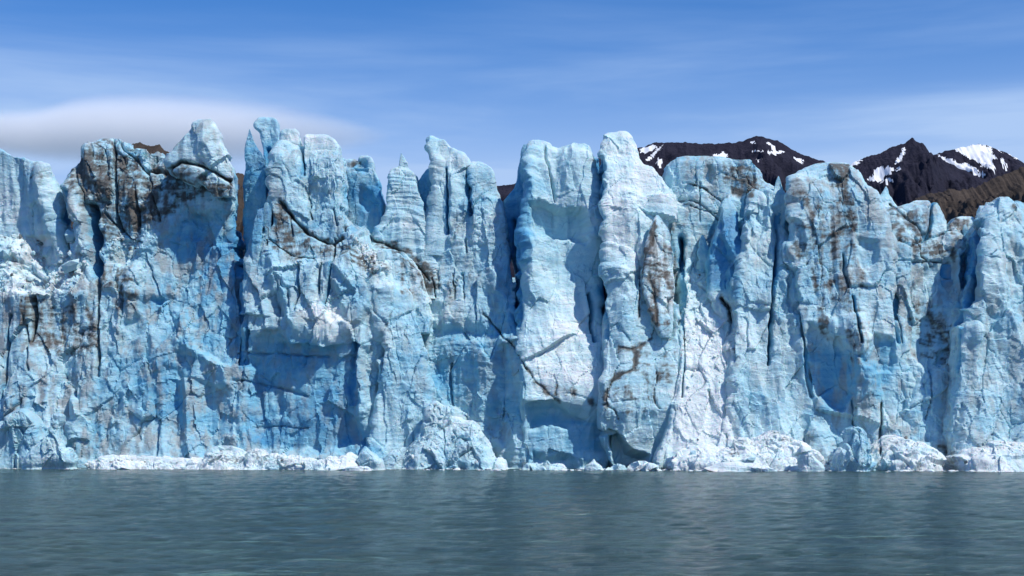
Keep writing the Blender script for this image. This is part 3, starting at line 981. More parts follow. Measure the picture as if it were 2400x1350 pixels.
# ------------------------------------------------------------------ lens-shaped cloud
def build_cloud():
    D = 9000.0
    m, nd, lk, bs = new_mat('cloud_vapour')
    nd.remove(bs)
    out = [n for n in nd if n.type == 'OUTPUT_MATERIAL'][0]
    pv = nd.new('ShaderNodeVolumePrincipled')
    pv.inputs['Color'].default_value = (1.0, 1.0, 1.0, 1)
    pv.inputs['Density'].default_value = 0.0060
    pv.inputs['Anisotropy'].default_value = -0.35
    lk.new(pv.outputs[0], out.inputs['Volume'])
    # outline of the cloud (photo px): upper and lower edge
    up = np.array([(-420,330),(-300,300),(-150,280),(0,268),(100,262),(170,236),(240,226),(380,222),(520,232),(640,248),(740,268),(830,292),(880,308),(915,318)], float)
    lo = np.array([(-420,330),(-300,345),(-150,356),(0,352),(100,366),(200,378),(380,386),(520,382),(640,366),(740,350),(830,338),(880,328),(915,318)], float)
    na, nb = 90, 48
    pxs = np.linspace(-420, 915, na)
    u = np.interp(pxs, up[:, 0], up[:, 1] - 15); l = np.interp(pxs, lo[:, 0], lo[:, 1] + 19)
    for _ in range(3):
        for a in (u, l): a[1:-1] = a[1:-1] * .5 + (a[:-2] + a[2:]) * .25
    tt = np.linspace(0, 2 * math.pi, nb, endpoint=False)
    X = (pxs - 1200) / F * D
    xm, hw = X.mean(), (X[-1] - X[0]) / 2
    zt, zb = ZC + (HOR - u) / F * D, ZC + (HOR - l) / F * D
    zm, hz = (zt + zb) / 2, np.maximum((zt - zb) / 2, 1)
    # depth: a wide lens
    hy = 230 * np.clip(1 - ((X - xm) / hw) ** 2, 0, 1) ** 1.2 + 1
    # cross-section is a lens too: thin towards the front and the back
    V = np.stack([np.repeat(X[:, None], nb, 1), D + hy[:, None] * (np.sign(np.cos(tt)) * np.abs(np.cos(tt)) ** 4.5)[None], zm[:, None] + hz[:, None] * np.sign(np.sin(tt)) * np.abs(np.sin(tt)) ** 1.0], 2)
    i, j = np.meshgrid(np.arange(na - 1), np.arange(nb), indexing='ij')
    a = (i * nb + j).ravel(); b = (i * nb + (j + 1) % nb).ravel()
    o = mesh_obj('lenticular_cloud', V.reshape(-1, 3) - np.array([xm, D, 0]), np.stack([a, b, b + nb, a + nb], 1), m)
    o.location = (xm, D, 0)
    tag(o, 'smooth white lens-shaped cloud low in the sky on the left', 'cloud')
build_cloud()

# ================================================================== THE ICE TOWERS
GRP = 'ice towers along the glacier front'
# back slab at the left edge
t = tower('ice_tower', 'shaded blue-white ice slab behind the rubble shelf at the left edge', 60, 12)
ice_piece('body', [(338,-60,-20),(345,-80,2),(360,-90,32),(372,-95,62),(386,-100,100),(400,-100,110),(420,-100,120),(450,-100,134),(490,-100,143),(530,-100,150),(600,-100,152),(760,-100,150)],
          off=11, T=10, parent=t, k=-.25, blue=.30, grime=.35, rough=.25)
# rubble-topped block
t = tower('ice_block', 'front ice block with crushed-ice rubble on top and sooty streaks, left edge', 80, 4, 'ice block')
ice_piece('body', [(552,-120,60),(556,-120,120),(562,-120,190),(575,-120,203),(620,-120,214),(700,-120,225),(800,-120,229),(900,-120,228),(1000,-120,222),(1060,-120,205),(1116,-120,190)],
          off=4.5, T=13, parent=t, lean=[(550,3),(690,-.8),(760,.3),(1000,0),(1110,-1)], blue=.28, grime=1.0, rough=.75, keep='shelf', wide=9, flare=3.6)
# dirty tower
t = tower('ice_tower', 'broad tower with dark dirt-streaked top and rounded pale peak, left', 360, 8)
ice_piece('body', [(320,240,262),(324,226,276),(333,210,296),(345,196,330),(352,185,380),(362,172,400),(372,168,470),(385,166,530),(400,160,548),(420,146,552),(440,140,550),(460,142,548),(500,150,552),(560,165,560),(600,190,565),(700,200,572),(900,200,575),(1000,190,585),(1080,180,590),(1116,175,592)],
          off=5, T=15, parent=t, k=.05, lean=[(320,3),(450,0),(600,.6),(1000,0),(1110,-1.5)], blue=.30, grime=.85, rough=.62, keep='dirty', wide=9, flare=3.6)
ice_piece('peak', [(282,470,486),(285,462,492),(295,452,500),(305,440,505),(315,425,510),(325,408,514),(335,396,520),(345,390,527),(360,386,540),(380,380,549),(395,395,553),(410,425,553),(430,470,552),(460,500,550)],
          off=3.4, T=8, parent=t, blue=.22, grime=.7, rough=.25)
# highest tower
t = tower('ice_tower', 'tallest ice tower with knobbed summit, needle and bulging dirty belly', 720, 4)
EL = [(300,3),(480,1.6),(560,.6),(650,-.5),(740,-1.1),(775,-.9),(805,.5),(900,.8),(1000,.5),(1060,-.2),(1110,-.8)]
ice_piece('body', [(345,653,795),(360,650,797),(400,645,800),(440,640,805),(480,630,808),(500,618,812),(520,608,818),(545,596,842),(570,584,866),(600,574,885),(640,568,902),(680,566,908),(720,566,909),(780,568,905),(850,570,895),(920,570,885),(1000,572,890),(1060,575,905),(1116,570,915)],
          off=5.2, T=15, parent=t, k=.0, lean=EL, blue=.26, grime=.55, rough=.55, keep='tall', wide=9, flare=2.2)
ice_piece('shoulder', [(303,668,690),(308,660,700),(318,656,706),(335,654,711),(400,650,712),(480,650,712)], off=3.6, T=10, parent=t, lean=EL, blue=.2, grime=.3, rough=.2, flare=3.6)
ice_piece('shoulder', [(311,715,760),(314,708,772),(325,705,785),(340,704,794),(400,704,800),(480,706,805)], off=3.2, T=10.5, parent=t, lean=EL, blue=.2, grime=.3, rough=.2, flare=3.6)
ice_piece('knob', [(273,615,640),(278,603,650),(288,598,656),(300,599,657),(312,603,657),(325,607,656),(340,611,655),(360,612,655),(400,618,655),(450,625,655),(520,630,655)], off=6, T=6, parent=t, lean=EL, blue=.3, grime=.2, rough=.2, flare=3.6)
ice_piece('pinnacle', [(300,581,583),(308,579,587),(325,576,594),(340,573,604),(352,572,612),(370,571,622),(400,570,627),(450,566,630),(480,563,631),(520,560,632),(560,557,632),(600,556,630),(660,558,625),(760,562,620),(860,566,615)], off=6.5, T=9, parent=t, k=-.35, blue=.36, grime=.25, rough=.3, flare=3.6)
ice_piece('fin', [(489,606,612),(495,600,614),(520,592,615),(560,588,613),(600,590,608),(640,595,603)], off=-1.2, T=6, parent=t, blue=.3, grime=.3, rough=.3, flare=3.6)
ice_piece('fin', [(473,620,628),(480,616,633),(500,615,634),(530,616,635),(560,618,632)], off=-1.0, T=5, parent=t, blue=.25, grime=.3, rough=.3, flare=3.6)
# small tower behind
t = tower('ice_tower', 'small shaded blue tower set back between the tallest tower and the layered cone', 855, 15)
ice_piece('body', [(390,800,880),(420,800,893),(445,802,899),(480,805,903),(520,808,899),(550,812,885),(600,815,890),(680,815,900)], off=15, T=9, parent=t, k=-.3, blue=.4, grime=.35, rough=.3)
ice_piece('knob', [(363,843,860),(368,838,872),(378,834,876),(395,830,880),(430,825,880)], off=14, T=5, parent=t, blue=.3, grime=.3, rough=.3, flare=3.6)
ice_piece('ledge', [(371,806,832),(376,802,842),(390,800,845),(430,800,850)], off=14.5, T=5, parent=t, blue=.2, grime=.8, rough=.3, flare=3.6)
# layered cone and hammer-headed mast
t = tower('ice_tower', 'finely layered tower with a needle-tipped cone and a hammer-shaped head', 1060, 8)
GL = [(320,2),(460,1),(600,0),(700,-.6),(1000,0),(1110,-1)]
ice_piece('body', [(455,1030,1172),(480,1000,1177),(520,985,1186),(560,950,1194),(590,920,1202),(620,905,1209),(660,900,1214),(700,905,1217),(780,920,1219),(850,940,1228),(920,960,1240),(1000,970,1250),(1060,975,1260),(1116,980,1270)],
          off=8.5, T=13, parent=t, k=-.12, lean=GL, blue=.30, grime=.55, rough=.5, strata=1.3, wide=9, flare=3.6, keep='layered')
ice_piece('pinnacle', [(356,938,940),(365,936,946),(375,936,952),(388,935,960),(392,920,965),(400,912,974),(420,906,982),(440,903,988),(470,901,995),(500,896,1005),(530,882,1010),(548,868,1015),(575,866,1020),(620,868,1030),(700,880,1040)], off=8, T=11, parent=t, lean=GL, blue=.25, grime=.35, rough=.12, strata=1.7, flare=3.6)
ice_piece('hammer_head', [(323,1000,1040),(326,997,1046),(335,996,1052),(345,998,1060),(352,1002,1073),(362,1006,1085),(374,1010,1100),(390,1012,1106),(420,1014,1108),(450,1015,1108),(480,1006,1110),(520,1000,1112),(600,990,1120)], off=7.5, T=9, parent=t, lean=GL, blue=.24, grime=.3, rough=.2, flare=3.6)
ice_piece('saddle', [(395,1000,1012),(410,985,1015),(440,976,1016),(470,980,1016),(520,980,1016)], off=10, T=5, parent=t, blue=.5, grime=.1, rough=.3, flare=3.6)
ice_piece('shoulder', [(378,1108,1122),(385,1102,1140),(392,1100,1152),(400,1098,1160),(430,1098,1166),(460,1098,1173),(500,1098,1181),(560,1100,1194)], off=7.5, T=10, parent=t, lean=GL, blue=.24, grime=.35, rough=.2, strata=1.3, flare=3.6)
# wedge in front of it
t = tower('ice_block', 'pale rounded block and tall wedge leaning on the layered tower', 945, 1, 'ice block')
ice_piece('upper_block', [(583,900,925),(588,893,940),(600,890,960),(620,893,985),(650,898,1000),(700,905,1008),(780,905,1012)], off=3.2, T=9, parent=t, blue=.25, grime=.6, rough=.4, flare=3.6)
ice_piece('wedge', [(668,925,945),(675,915,952),(690,910,960),(740,908,972),(800,902,982),(860,893,992),(900,887,1000),(950,880,1006),(1000,872,1012),(1060,862,1020),(1116,855,1025)], off=1.5, T=9, parent=t, k=.25, blue=.25, grime=.4, rough=.6, flare=3.6)
# caved tower
t = tower('ice_tower', 'tapering blue-white tower with a dark hollow below its top, centre', 1310, 6)
ice_piece('body', [(352,1270,1345),(365,1236,1365),(380,1233,1378),(400,1228,1382),(440,1222,1388),(480,1218,1394),(520,1212,1399),(560,1208,1403),(620,1210,1406),(700,1214,1407),(760,1218,1405),(800,1222,1405),(860,1225,1420),(920,1228,1440),(1000,1235,1455),(1060,1240,1460),(1116,1245,1465)],
          off=5.2, T=13, parent=t, k=.32, lean=[(350,3),(470,.8),(600,.6),(740,.4),(860,-1),(940,-1.6),(985,.6),(1060,1),(1110,0)], blue=.30, grime=.05, rough=.14, keep='caved', wide=9, flare=3.6)
ice_piece('summit', [(327,1250,1262),(333,1243,1273),(342,1240,1288),(355,1238,1294),(400,1236,1294),(470,1234,1296),(540,1230,1298)], off=5.6, T=9, parent=t, lean=[(327,2.5),(470,.6),(540,.8)], blue=.24, grime=.3, rough=.2, flare=3.6)
ice_piece('side_fin', [(336,1228,1236),(345,1222,1240),(380,1215,1245),(420,1207,1245),(450,1190,1245),(470,1180,1240),(500,1176,1235),(560,1186,1230),(620,1200,1225),(720,1212,1222)], off=9, T=8, parent=t, k=-.3, blue=.5, grime=.05, rough=.2, flare=3.6)
# slab in the gap
t = tower('ice_slab', 'narrow pale blue slab set back in the gap between the two central towers', 1398, 12, 'ice slab')
ice_piece('body', [(368,1386,1400),(374,1382,1408),(420,1382,1410),(520,1390,1418),(640,1396,1424),(760,1396,1424)], off=13, T=6, parent=t, blue=.38, grime=.05, rough=.3)
# blocky tower with dirty slab
t = tower('ice_tower', 'square-topped bright tower carrying a brown dirt-outlined slab, right of centre', 1500, 4)
ice_piece('body', [(305,1438,1470),(309,1425,1476),(320,1417,1483),(335,1408,1490),(350,1405,1494),(370,1402,1503),(385,1400,1520),(395,1400,1545),(410,1400,1562),(440,1400,1574),(480,1402,1584),(520,1410,1588),(560,1418,1592),(640,1420,1597),(760,1419,1600),(900,1418,1601),(980,1420,1602),(1050,1430,1600),(1090,1440,1600),(1116,1440,1600)],
          off=4.6, T=14, parent=t, k=.30, lean=[(305,4),(420,2.2),(520,.6),(640,0),(860,-1),(960,-1.4),(1010,0),(1050,1.2),(1110,1.2)], blue=.28, grime=.15, rough=.22, wide=9, flare=3.6)
ice_piece('dirty_slab', [(503,1538,1545),(512,1532,1555),(530,1527,1573),(560,1522,1582),(600,1510,1590),(640,1500,1592),(690,1508,1593),(730,1520,1590),(770,1540,1580),(790,1552,1570)], off=-.2, T=5, parent=t, k=.30, blue=.3, grime=1.0, rough=.3, flare=3.6)
# back wall
t = tower('ice_wall', 'grey dirt-topped ice wall set back right of the square-topped tower', 1690, 17, 'ice wall')
ice_piece('body', [(366,1615,1640),(370,1582,1768),(376,1570,1778),(390,1560,1784),(420,1556,1792),(445,1555,1802),(500,1555,1810),(600,1560,1820),(720,1560,1820)], off=16, T=9, parent=t, blue=.30, grime=.8, rough=.25)
t = tower('ice_pinnacle', 'slim pale blue pinnacle standing left of the big rounded tower', 1828, 9, 'ice pinnacle', None)
ice_piece('body', [(411,1825,1827),(420,1820,1832),(440,1812,1842),(460,1808,1848),(500,1806,1853),(560,1806,1853),(640,1806,1850)], off=9, T=5, parent=t, blue=.3, grime=.1, rough=.3)
# bright couloir
t = tower('ice_slope', 'bright white-blue chute of crushed ice between the central towers and the split column', 1650, 5, 'ice slope')
ice_piece('body', [(590,1605,1640),(640,1600,1668),(700,1598,1706),(760,1597,1718),(860,1597,1730),(1000,1585,1740),(1060,1560,1745),(1116,1545,1750)], off=5.0, T=11, parent=t, k=.2, lean=[(590,8),(680,4),(760,1.5),(900,-.5),(1110,-2.5)], blue=.10, grime=.1, rough=.6, frag=.8, plate=.6, keep='chute', wide=9, flare=3.6)
# pinnacled column
t = tower('ice_tower', 'pale column with a cluster of sharp pinnacles and a long vertical crack', 1790, 4)
ML = [(440,4),(560,1.5),(700,.2),(1000,0),(1110,-1)]
ice_piece('body', [(445,1795,1812),(450,1768,1822),(460,1760,1830),(480,1750,1836),(510,1742,1842),(560,1735,1845),(640,1728,1843),(680,1722,1856),(700,1720,1868),(720,1720,1870),(780,1720,1878),(840,1718,1888),(900,1715,1900),(960,1712,1908),(1040,1705,1915),(1116,1700,1920)],
          off=5, T=12, parent=t, k=.2, lean=ML, blue=.24, grime=.35, rough=.6, wide=9, flare=3.6)
ice_piece('pinnacle', [(463,1703,1708),(470,1699,1713),(490,1696,1720),(520,1688,1728),(560,1672,1735),(600,1660,1740),(640,1655,1742),(700,1660,1744),(760,1690,1746),(820,1703,1750),(900,1708,1755)], off=5.5, T=10, parent=t, k=-.2, lean=ML, blue=.34, grime=.25, rough=.4, flare=3.6)
ice_piece('pinnacle', [(550,1644,1650),(560,1640,1655),(590,1634,1665),(640,1640,1672),(700,1650,1680)], off=9, T=4, parent=t, blue=.4, grime=.1, rough=.4, flare=3.6)
ice_piece('pinnacle', [(448,1764,1776),(455,1758,1786),(470,1754,1792),(500,1750,1800)], off=5, T=4, parent=t, blue=.2, grime=.2, rough=.3, flare=3.6)
# big rounded tower
t = tower('ice_tower', 'big rounded tower with a dark dirt streak running down its middle, right', 1990, 5)
ice_piece('body', [(379,1925,1985),(383,1905,1996),(390,1882,2003),(400,1868,2012),(415,1858,2022),(440,1853,2036),(480,1852,2056),(520,1850,2074),(560,1844,2086),(620,1840,2094),(700,1848,2101),(760,1866,2106),(800,1878,2112),(860,1890,2130),(900,1895,2150),(960,1898,2170),(1040,1900,2180),(1116,1900,2190)],
          off=6.5, T=14, parent=t, k=.0, lean=[(379,3.5),(460,1),(600,-.4),(760,-.6),(840,.6),(960,1),(1110,-1)], blue=.26, grime=.8, rough=.35, strata=1.2, wide=9, flare=3.6, keep='rounded')
# cracked tower
t = tower('ice_tower', 'low dirty tower with a network of brown cracks and a small needle, right', 2170, 8)
ice_piece('body', [(468,2150,2182),(472,2140,2192),(476,2115,2205),(482,2100,2212),(495,2085,2222),(515,2080,2234),(540,2082,2246),(560,2085,2254),(620,2090,2262),(700,2095,2264),(760,2098,2264),(840,2100,2270),(900,2120,2275),(1000,2140,2290),(1116,2150,2300)],
          off=8, T=13, parent=t, k=.15, lean=[(468,3),(600,0),(900,-.5),(1110,-2)], blue=.26, grime=.85, rough=.5, wide=9, flare=3.6)
ice_piece('pinnacle', [(436,2077,2079),(445,2073,2083),(460,2068,2088),(468,2062,2094),(480,2060,2104),(540,2060,2110)], off=11, T=4, parent=t, blue=.25, grime=.2, rough=.3, flare=3.6)
t = tower('ice_wall', 'low brownish ice wall set back beside the leaning right-hand tower', 2265, 16, 'ice wall')
ice_piece('body', [(506,2255,2285),(512,2235,2300),(540,2225,2312),(600,2225,2315),(720,2225,2315)], off=17, T=7, parent=t, blue=.2, grime=1.0, rough=.3)
ice_piece('pinnacle', [(525,2262,2266),(535,2258,2274),(560,2254,2284),(640,2250,2292),(760,2250,2292)], off=11, T=5, parent=t, blue=.34, grime=.2, rough=.4, flare=3.6)
# right tower
t = tower('ice_tower', 'tower with a leaning blue left flank at the right edge of the ice front', 2380, 3)
ice_piece('body', [(474,2318,2332),(478,2313,2680),(490,2309,2700),(520,2304,2700),(560,2298,2700),(600,2290,2700),(640,2280,2700),(680,2270,2700),(720,2262,2700),(760,2256,2700),(820,2254,2700),(900,2255,2700),(1000,2250,2700),(1116,2240,2700)],
          off=6, T=15, parent=t, k=.12, lean=[(474,4),(600,1),(900,0),(1110,-1.5)], blue=.24, grime=.6, rough=.55, wide=9, flare=3.6)
ice_piece('shoulder', [(482,2298,2310),(490,2294,2316),(520,2292,2316),(600,2290,2316)], off=12, T=5, parent=t, blue=.25, grime=.2, rough=.3, flare=3.6)
t = tower('ice_block', 'small upright block with a flat white top below the blue flank, far right', 2265, -1, 'ice block')
ice_piece('body', [(760,2250,2283),(764,2244,2290),(790,2241,2292),(840,2240,2292),(880,2242,2290),(930,2245,2288)], off=1.0, T=6, parent=t, blue=.2, grime=.5, rough=.4)

# ================================================================== FOOT OF THE CLIFF
def low(name, label, rows, base, T=5, cat='ice mound', group=None, **kw):
    pc = np.mean([r[1:] for r in rows])
    Y = ZC * F / (base - HOR)
    t = thing(name, label, cat, ((pc - 1200) / F * Y, Y + T / 2, 0.0), group)
    kw.setdefault('step', 2.0)
    ice_piece('body', rows, T=T, parent=t, base_py=base, **kw)
    return t
MG = 'mounds of fallen ice at the foot of the cliff'
low('ice_outcrop', 'undercut green-white ice outcrop at the waterline, left edge', [(958,40,58),(970,24,66),(1000,-10,78),(1040,-50,92),(1080,-70,104),(1110,-90,108)], 1098.2, 6, 'ice outcrop', n=3, blue=.22, grime=.4, rough=.6)
low('ice_outcrop', 'ice outcrop with a square upright horn at the waterline on the left', [(968,124,142),(974,118,148),(990,116,150),(1004,110,142),(1020,104,138),(1040,80,142),(1060,60,150),(1080,40,162),(1110,30,168)], 1099.2, 5, 'ice outcrop', n=3, blue=.2, grime=.35, rough=.7)
low('ice_mound', 'low white strip of crushed ice with a dark stone patch, left waterline', [(1068,300,345),(1073,205,420),(1078,185,470),(1084,176,520),(1112,168,560)], 1100.2, 9, group=MG, n=2.3, talus=True, plate=.8, lump=.8, blue=-0.20, grime=.3, rough=.9, frag=1.0, keep='strip1')
low('ice_mound', 'bright crushed-ice bank under the tallest tower at the waterline', [(1046,496,530),(1054,480,545),(1064,470,560),(1074,466,680),(1082,462,790),(1088,460,850),(1112,450,880)], 1101.2, 9, group=MG, n=2.3, talus=True, plate=.8, lump=.8, blue=-0.16, grime=.2, rough=.9, frag=1.0, keep='strip2')
low('ice_mound', 'pale ridged pile of fallen ice below the tall wedge', [(938,1010,1022),(950,1003,1035),(962,1000,1060),(976,996,1082),(990,998,1110),(1005,985,1125),(1030,950,1140),(1050,915,1152),(1070,885,1165),(1085,870,1185),(1112,860,1215)], 1099.6, 9, group=MG, n=2.3, talus=True, plate=.8, lump=.8, blue=0.10, grime=.35, rough=.9, frag=1.0, keep='mound2', step=2.6)
low('ice_block', 'leaning pale blue block at the waterline below the tallest tower', [(1046,852,858),(1054,845,868),(1066,836,882),(1080,832,892),(1112,830,900)], 1101.2, 4, 'ice block', n=3, blue=.22, grime=.1, rough=.4)
low('ice_mound', 'largest bright white pile of crushed ice at the foot of the split column', [(1008,1828,1838),(1015,1812,1850),(1025,1785,1862),(1035,1745,1873),(1040,1690,1880),(1046,1660,1888),(1052,1645,1896),(1060,1630,1905),(1070,1608,1916),(1080,1580,1926),(1092,1566,1935),(1114,1556,1942)], 1103.2, 15, group=MG, n=2.3, talus=True, plate=.8, lump=.8, blue=-0.22, grime=.25, rough=.9, frag=1.0, keep='mound1', step=2.4)
low('ice_slab', 'smooth pale slab at the right end of the largest white ice pile', [(1046,1880,1888),(1054,1876,1900),(1070,1872,1916),(1085,1870,1930),(1112,1868,1942)], 1104.7, 4, 'ice slab', n=3, blue=.08, grime=.05, rough=.25)
low('ice_block', 'jagged pale blue block cluster right of the largest white ice pile', [(1000,2000,2018),(1005,1990,2028),(1025,1986,2034),(1045,1966,2042),(1060,1950,2050),(1080,1942,2058),(1114,1936,2062)], 1103.7, 7, 'ice block', n=2.8, blue=.2, grime=.1, rough=1.1, frag=1.3)
low('ice_mound', 'white crushed-ice pile with a brown smear below the cracked tower', [(1020,2100,2125),(1032,2085,2150),(1045,2070,2185),(1060,2060,2205),(1075,2052,2225),(1090,2046,2240),(1114,2040,2250)], 1104.2, 14, group=MG, n=2.3, talus=True, plate=.8, lump=.8, blue=-0.19, grime=.4, rough=.9, frag=1.0, keep='mound3')
low('ice_mound', 'cream-white rubble bank at the waterline in the right corner', [(1036,2370,2460),(1048,2330,2470),(1060,2280,2480),(1075,2262,2490),(1088,2250,2500),(1116,2240,2510)], 1105.2, 14, group=MG, n=2.3, talus=True, plate=.8, lump=.8, blue=-0.22, grime=.5, rough=.9, frag=1.0, keep='mound4')
FG = 'ice floes drifting below the cliff'
low('ice_floe', 'white floe with three small humps, leftmost of the drifting floes in the centre', [(1078,1280,1283),(1083,1273,1290),(1088,1234,1322),(1094,1228,1330),(1108,1222,1345)], 1102.2, 3, 'ice floe', FG, n=2.6, blue=.0, grime=0, rough=1., step=1.3)
low('ice_floe', 'small floe with a single pointed peak in the centre', [(1076,1391,1393),(1084,1384,1398),(1090,1374,1404),(1108,1362,1414)], 1102.2, 2.4, 'ice floe', FG, n=2.6, blue=.08, grime=0, rough=.5, step=1.2)
low('ice_floe', 'low lumpy white floe between the pointed floe and the flat-topped floe', [(1086,1446,1452),(1090,1437,1465),(1096,1428,1474),(1108,1420,1478)], 1102.2, 2.4, 'ice floe', FG, n=2.6, blue=.0, grime=0, rough=.8, step=1.2)
low('ice_floe', 'flat-topped white floe tapering to the right, centre waterline', [(1081,1496,1514),(1086,1484,1522),(1092,1472,1545),(1098,1468,1565),(1108,1466,1575)], 1103.7, 3, 'ice floe', FG, n=2.8, blue=.02, grime=0, rough=.4, step=1.3)
low('ice_floe', 'long flat pale blue floe in front of the largest white ice pile', [(1086,1700,1775),(1090,1690,1805),(1096,1680,1826),(1110,1668,1842)], 1105.2, 4, 'ice floe', FG, n=2.8, blue=.06, grime=0, rough=.3, step=1.5)
low('ice_floe', 'thin white floe below the tallest tower, left of centre', [(1092,812,858),(1096,798,868),(1108,790,874)], 1102.7, 2, 'ice floe', FG, n=2.6, blue=.0, grime=0, rough=.5, step=1.3)

# ------------------------------------------------------------------ loose rubble
def chunk_shapes(n, seed):
    import bmesh
    r = np.random.RandomState(seed)
    out = []
    bm = bmesh.new()
    bmesh.ops.create_icosphere(bm, subdivisions=1, radius=1.1)
    V0 = np.array([v.co[:] for v in bm.verts])
    Fc = np.array([[v.index for v in f.verts] for f in bm.faces])
    bm.free()
    for k in range(n):
        v = V0.copy()
        for _ in range(9):                           # flat broken faces
            nn = r.normal(size=3); nn /= np.linalg.norm(nn)
            d = v @ nn - r.uniform(.45, .8)
            v -= np.maximum(d, 0)[:, None] * nn
        v *= r.uniform(.6, 1.25, 3)
        out.append(v)
    return out, Fc
SHAPES, CF = chunk_shapes(12, 5)

def rot(r):
    q = r.normal(size=4); q /= np.linalg.norm(q)
    w, x, y, z = q
    return np.array([[1-2*(y*y+z*z), 2*(x*y-z*w), 2*(x*z+y*w)], [2*(x*y+z*w), 1-2*(x*x+z*z), 2*(y*z-x*w)], [2*(x*z-y*w), 2*(y*z+x*w), 1-2*(x*x+y*y)]])

def scatter(keep, poly, count, smin, smax, label, seed, blue=(.0, .2), big=0, big_label=None, bigs=(.7, 1.3), group=None, dirt=.12):
    """crushed ice lying on a kept surface; the largest lumps are things of their own"""
    v, nr = SURF[keep]
    px, py = w2px(v)
    ok = np.nonzero((poly_sd(px, py, poly) > 0) & (nr[:, 1] < -.2))[0]
    r = np.random.RandomState(seed)
    if not len(ok): return
    VV, FF, BB, DD = [], [], [], []
    nv = len(SHAPES[0])
    for k in range(count):
        c = v[ok[r.randint(len(ok))]]
        s = smin * (smax / smin) ** (r.rand() ** 2.2)
        VV.append(SHAPES[r.randint(12)] @ rot(r).T * s + c + np.array([0, -s * .15, 0]))
        FF.append(CF + k * nv)
        BB.append(np.full(nv, r.uniform(*blue))); DD.append(np.full(nv, .8 * (r.rand() < dirt * .5)))
    V = np.concatenate(VV)
    base = np.array([V[:, 0].mean(), V[:, 1].mean(), 0])
    o = mesh_obj('ice_rubble', V - base, np.concatenate(FF), ICE, {'blue': np.concatenate(BB), 'dirt': np.concatenate(DD), 'grime': np.full(len(V), .12)}, False)
    o.location = base
    tag(o, label, 'ice rubble', kind='stuff')

def chunk(keep, px, py, size, stretch, turn, label, seed, blue=.15, cat='ice chunk', group='single ice chunks in the rubble'):
    """one lump of ice lying on a kept surface"""
    v, nr = SURF[keep]
    vx, vy = w2px(v)
    k = np.argmin(np.hypot(vx - px, vy - py) + np.where(nr[:, 1] < 0, 0, 500))
    r = np.random.RandomState(seed)
    sh = SHAPES[seed % 12] * np.array(stretch) * size
    ca, sa = cos(radians(turn)), sin(radians(turn))
    sh = sh @ np.array([[ca, 0, sa], [0, 1, 0], [-sa, 0, ca]])
    n = len(sh)
    b = mesh_obj('ice_chunk', sh, CF, ICE, {'blue': np.full(n, blue), 'dirt': np.full(n, .0), 'grime': np.full(n, .1)}, False)
    b.location = v[k] + np.array([0, -size * .35, size * .1])
    tag(b, label, cat, group)
scatter('shelf', [(-20,552),(190,560),(215,600),(222,650),(150,680),(100,700),(-20,690)], 700, .08, 0.70, 'crushed white ice rubble heaped on the left front block', 1, (.0, .3))
scatter('dirty', [(255,555),(325,555),(325,605),(260,608)], 160, .12, .5, 'small pocket of crushed ice in the face of the dirty tower', 2, (.05, .3))
scatter('chute', [(1600,620),(1660,640),(1710,760),(1725,1040),(1590,1040)], 160, .08, 0.40, 'crushed ice littering the bright chute right of centre', 3, (.0, .15))
scatter('mound1', [(1560,1040),(1760,1030),(1830,1005),(1940,1090),(1560,1100)], 200, .08, 0.32, 'loose crushed ice on the largest white pile', 4, (.0, .12))
scatter('mound2', [(990,940),(1100,960),(1200,1100),(870,1100)], 120, .08, 0.40, 'loose ice rubble on the pale pile below the tall wedge', 5, (.0, .2))
scatter('mound3', [(2040,1100),(2100,1010),(2240,1060),(2250,1100)], 120, .08, 0.35, 'loose ice rubble on the white pile below the cracked tower', 6, (.0, .15))
scatter('mound4', [(2240,1100),(2300,1040),(2420,1030),(2420,1105)], 120, .08, 0.40, 'loose cream-white rubble at the right corner of the waterline', 7, (.0, .1), dirt=.2)
scatter('strip1', [(160,1100),(200,1066),(560,1066),(560,1100)], 140, .08, 0.35, 'loose crushed ice along the left waterline strip', 8, (.0, .1), dirt=.2)
scatter('strip2', [(450,1100),(480,1050),(880,1080),(880,1100)], 140, .08, 0.35, 'loose crushed ice along the bank under the tallest tower', 9, (.0, .15))
scatter('caved', [(1225,800),(1312,745),(1400,800),(1415,900),(1330,930),(1260,890)], 140, .08, 0.16, 'crumbled white ice stuck to the lower face of the caved tower', 10, (.0, .12))
scatter('tall', [(820,545),(870,575),(905,640),(860,640)], 160, .1, .4, 'crumbled white ice on the right shoulder of the tallest tower', 11, (.0, .12), dirt=.2)

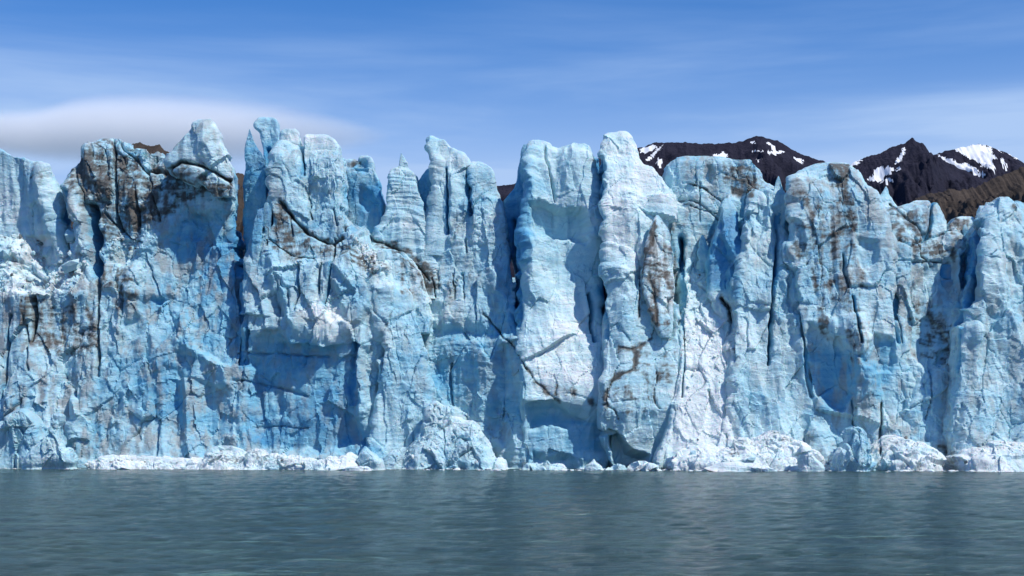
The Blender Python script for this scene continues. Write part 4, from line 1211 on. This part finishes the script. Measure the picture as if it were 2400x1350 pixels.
chunk('shelf', 172, 552, 1.5, (1.25, .8, .75), -35, 'tilted translucent blue ice slab on top of the left rubble heap', 1, .42)
chunk('shelf', 118, 592, 1.5, (1.2, .8, .9), 10, 'grey-blue angular chunk in the middle of the left rubble heap', 2, .35)
chunk('shelf', 48, 672, 1.1, (1.5, .8, .7), 25, 'long white lump at the lower edge of the left rubble heap', 3, .05)
chunk('shelf', 88, 684, 1.1, (1.4, .8, .6), -18, 'flat pale lump overhanging the sooty streak on the left block', 4, .1)
chunk('shelf', 12, 600, 1.4, (1.0, .8, .9), 15, 'big shaded chunk of the left rubble heap at the picture edge', 5, .35)
chunk('shelf', 100, 648, 1.0, (.9, .8, 1.1), 40, 'rounded pale chunk low in the left rubble heap', 6, .12)
chunk('shelf', 156, 582, .8, (1.0, .8, .9), 0, 'bright white chunk below the tilted blue slab', 7, .0)
chunk('shelf', 172, 625, 1.5, (1.0, .7, 1.1), 30, 'smooth pale blue block at the right end of the left rubble heap', 8, .28)
chunk('mound1', 1624, 1064, .7, (1, .8, 1.2), 0, 'small blue chunk on the left slope of the largest white pile', 9, .4)
chunk('mound1', 1834, 1024, .9, (.8, .8, 1.2), 10, 'pale blue chunk at the summit of the largest white pile', 10, .25)
chunk('mound1', 1760, 1078, .7, (1.2, .8, .8), 10, 'low blue-grey chunk in the middle of the largest white pile', 11, .35)
chunk('chute', 1640, 625, 1.1, (.7, .8, 1.3), -10, 'upright blue-white chunk at the head of the bright chute', 12, .3)
chunk('tall', 895, 600, 1.1, (.9, .8, 1.2), 0, 'pale blue-green chunk on the right shoulder of the tallest tower', 13, .25)

def brash():
    """slush and small bits of ice drifting along the foot of the cliff"""
    r = np.random.RandomState(77)
    VV, FF, k = [], [], 0
    for _ in range(420):
        px = r.uniform(-60, 2460)
        Y = front(px) + r.uniform(-9, 1.5) - abs(r.normal()) * 1.5
        s_ = .10 * (5.5 ** (r.rand() ** 2.5))
        VV.append(SHAPES[r.randint(12)] @ rot(r).T * s_ * np.array([1.6, 1.2, .55]) + np.array([(px - 1200) / F * Y, Y, .02]))
        FF.append(CF + k * len(SHAPES[0])); k += 1
    V = np.concatenate(VV)
    o = mesh_obj('brash_ice', V, np.concatenate(FF), ICE, {'blue': np.full(len(V), .03), 'dirt': np.zeros(len(V)), 'grime': np.zeros(len(V))}, False)
    tag(o, 'thin line of small white ice bits drifting along the foot of the cliff', 'brash ice', kind='stuff')
brash()
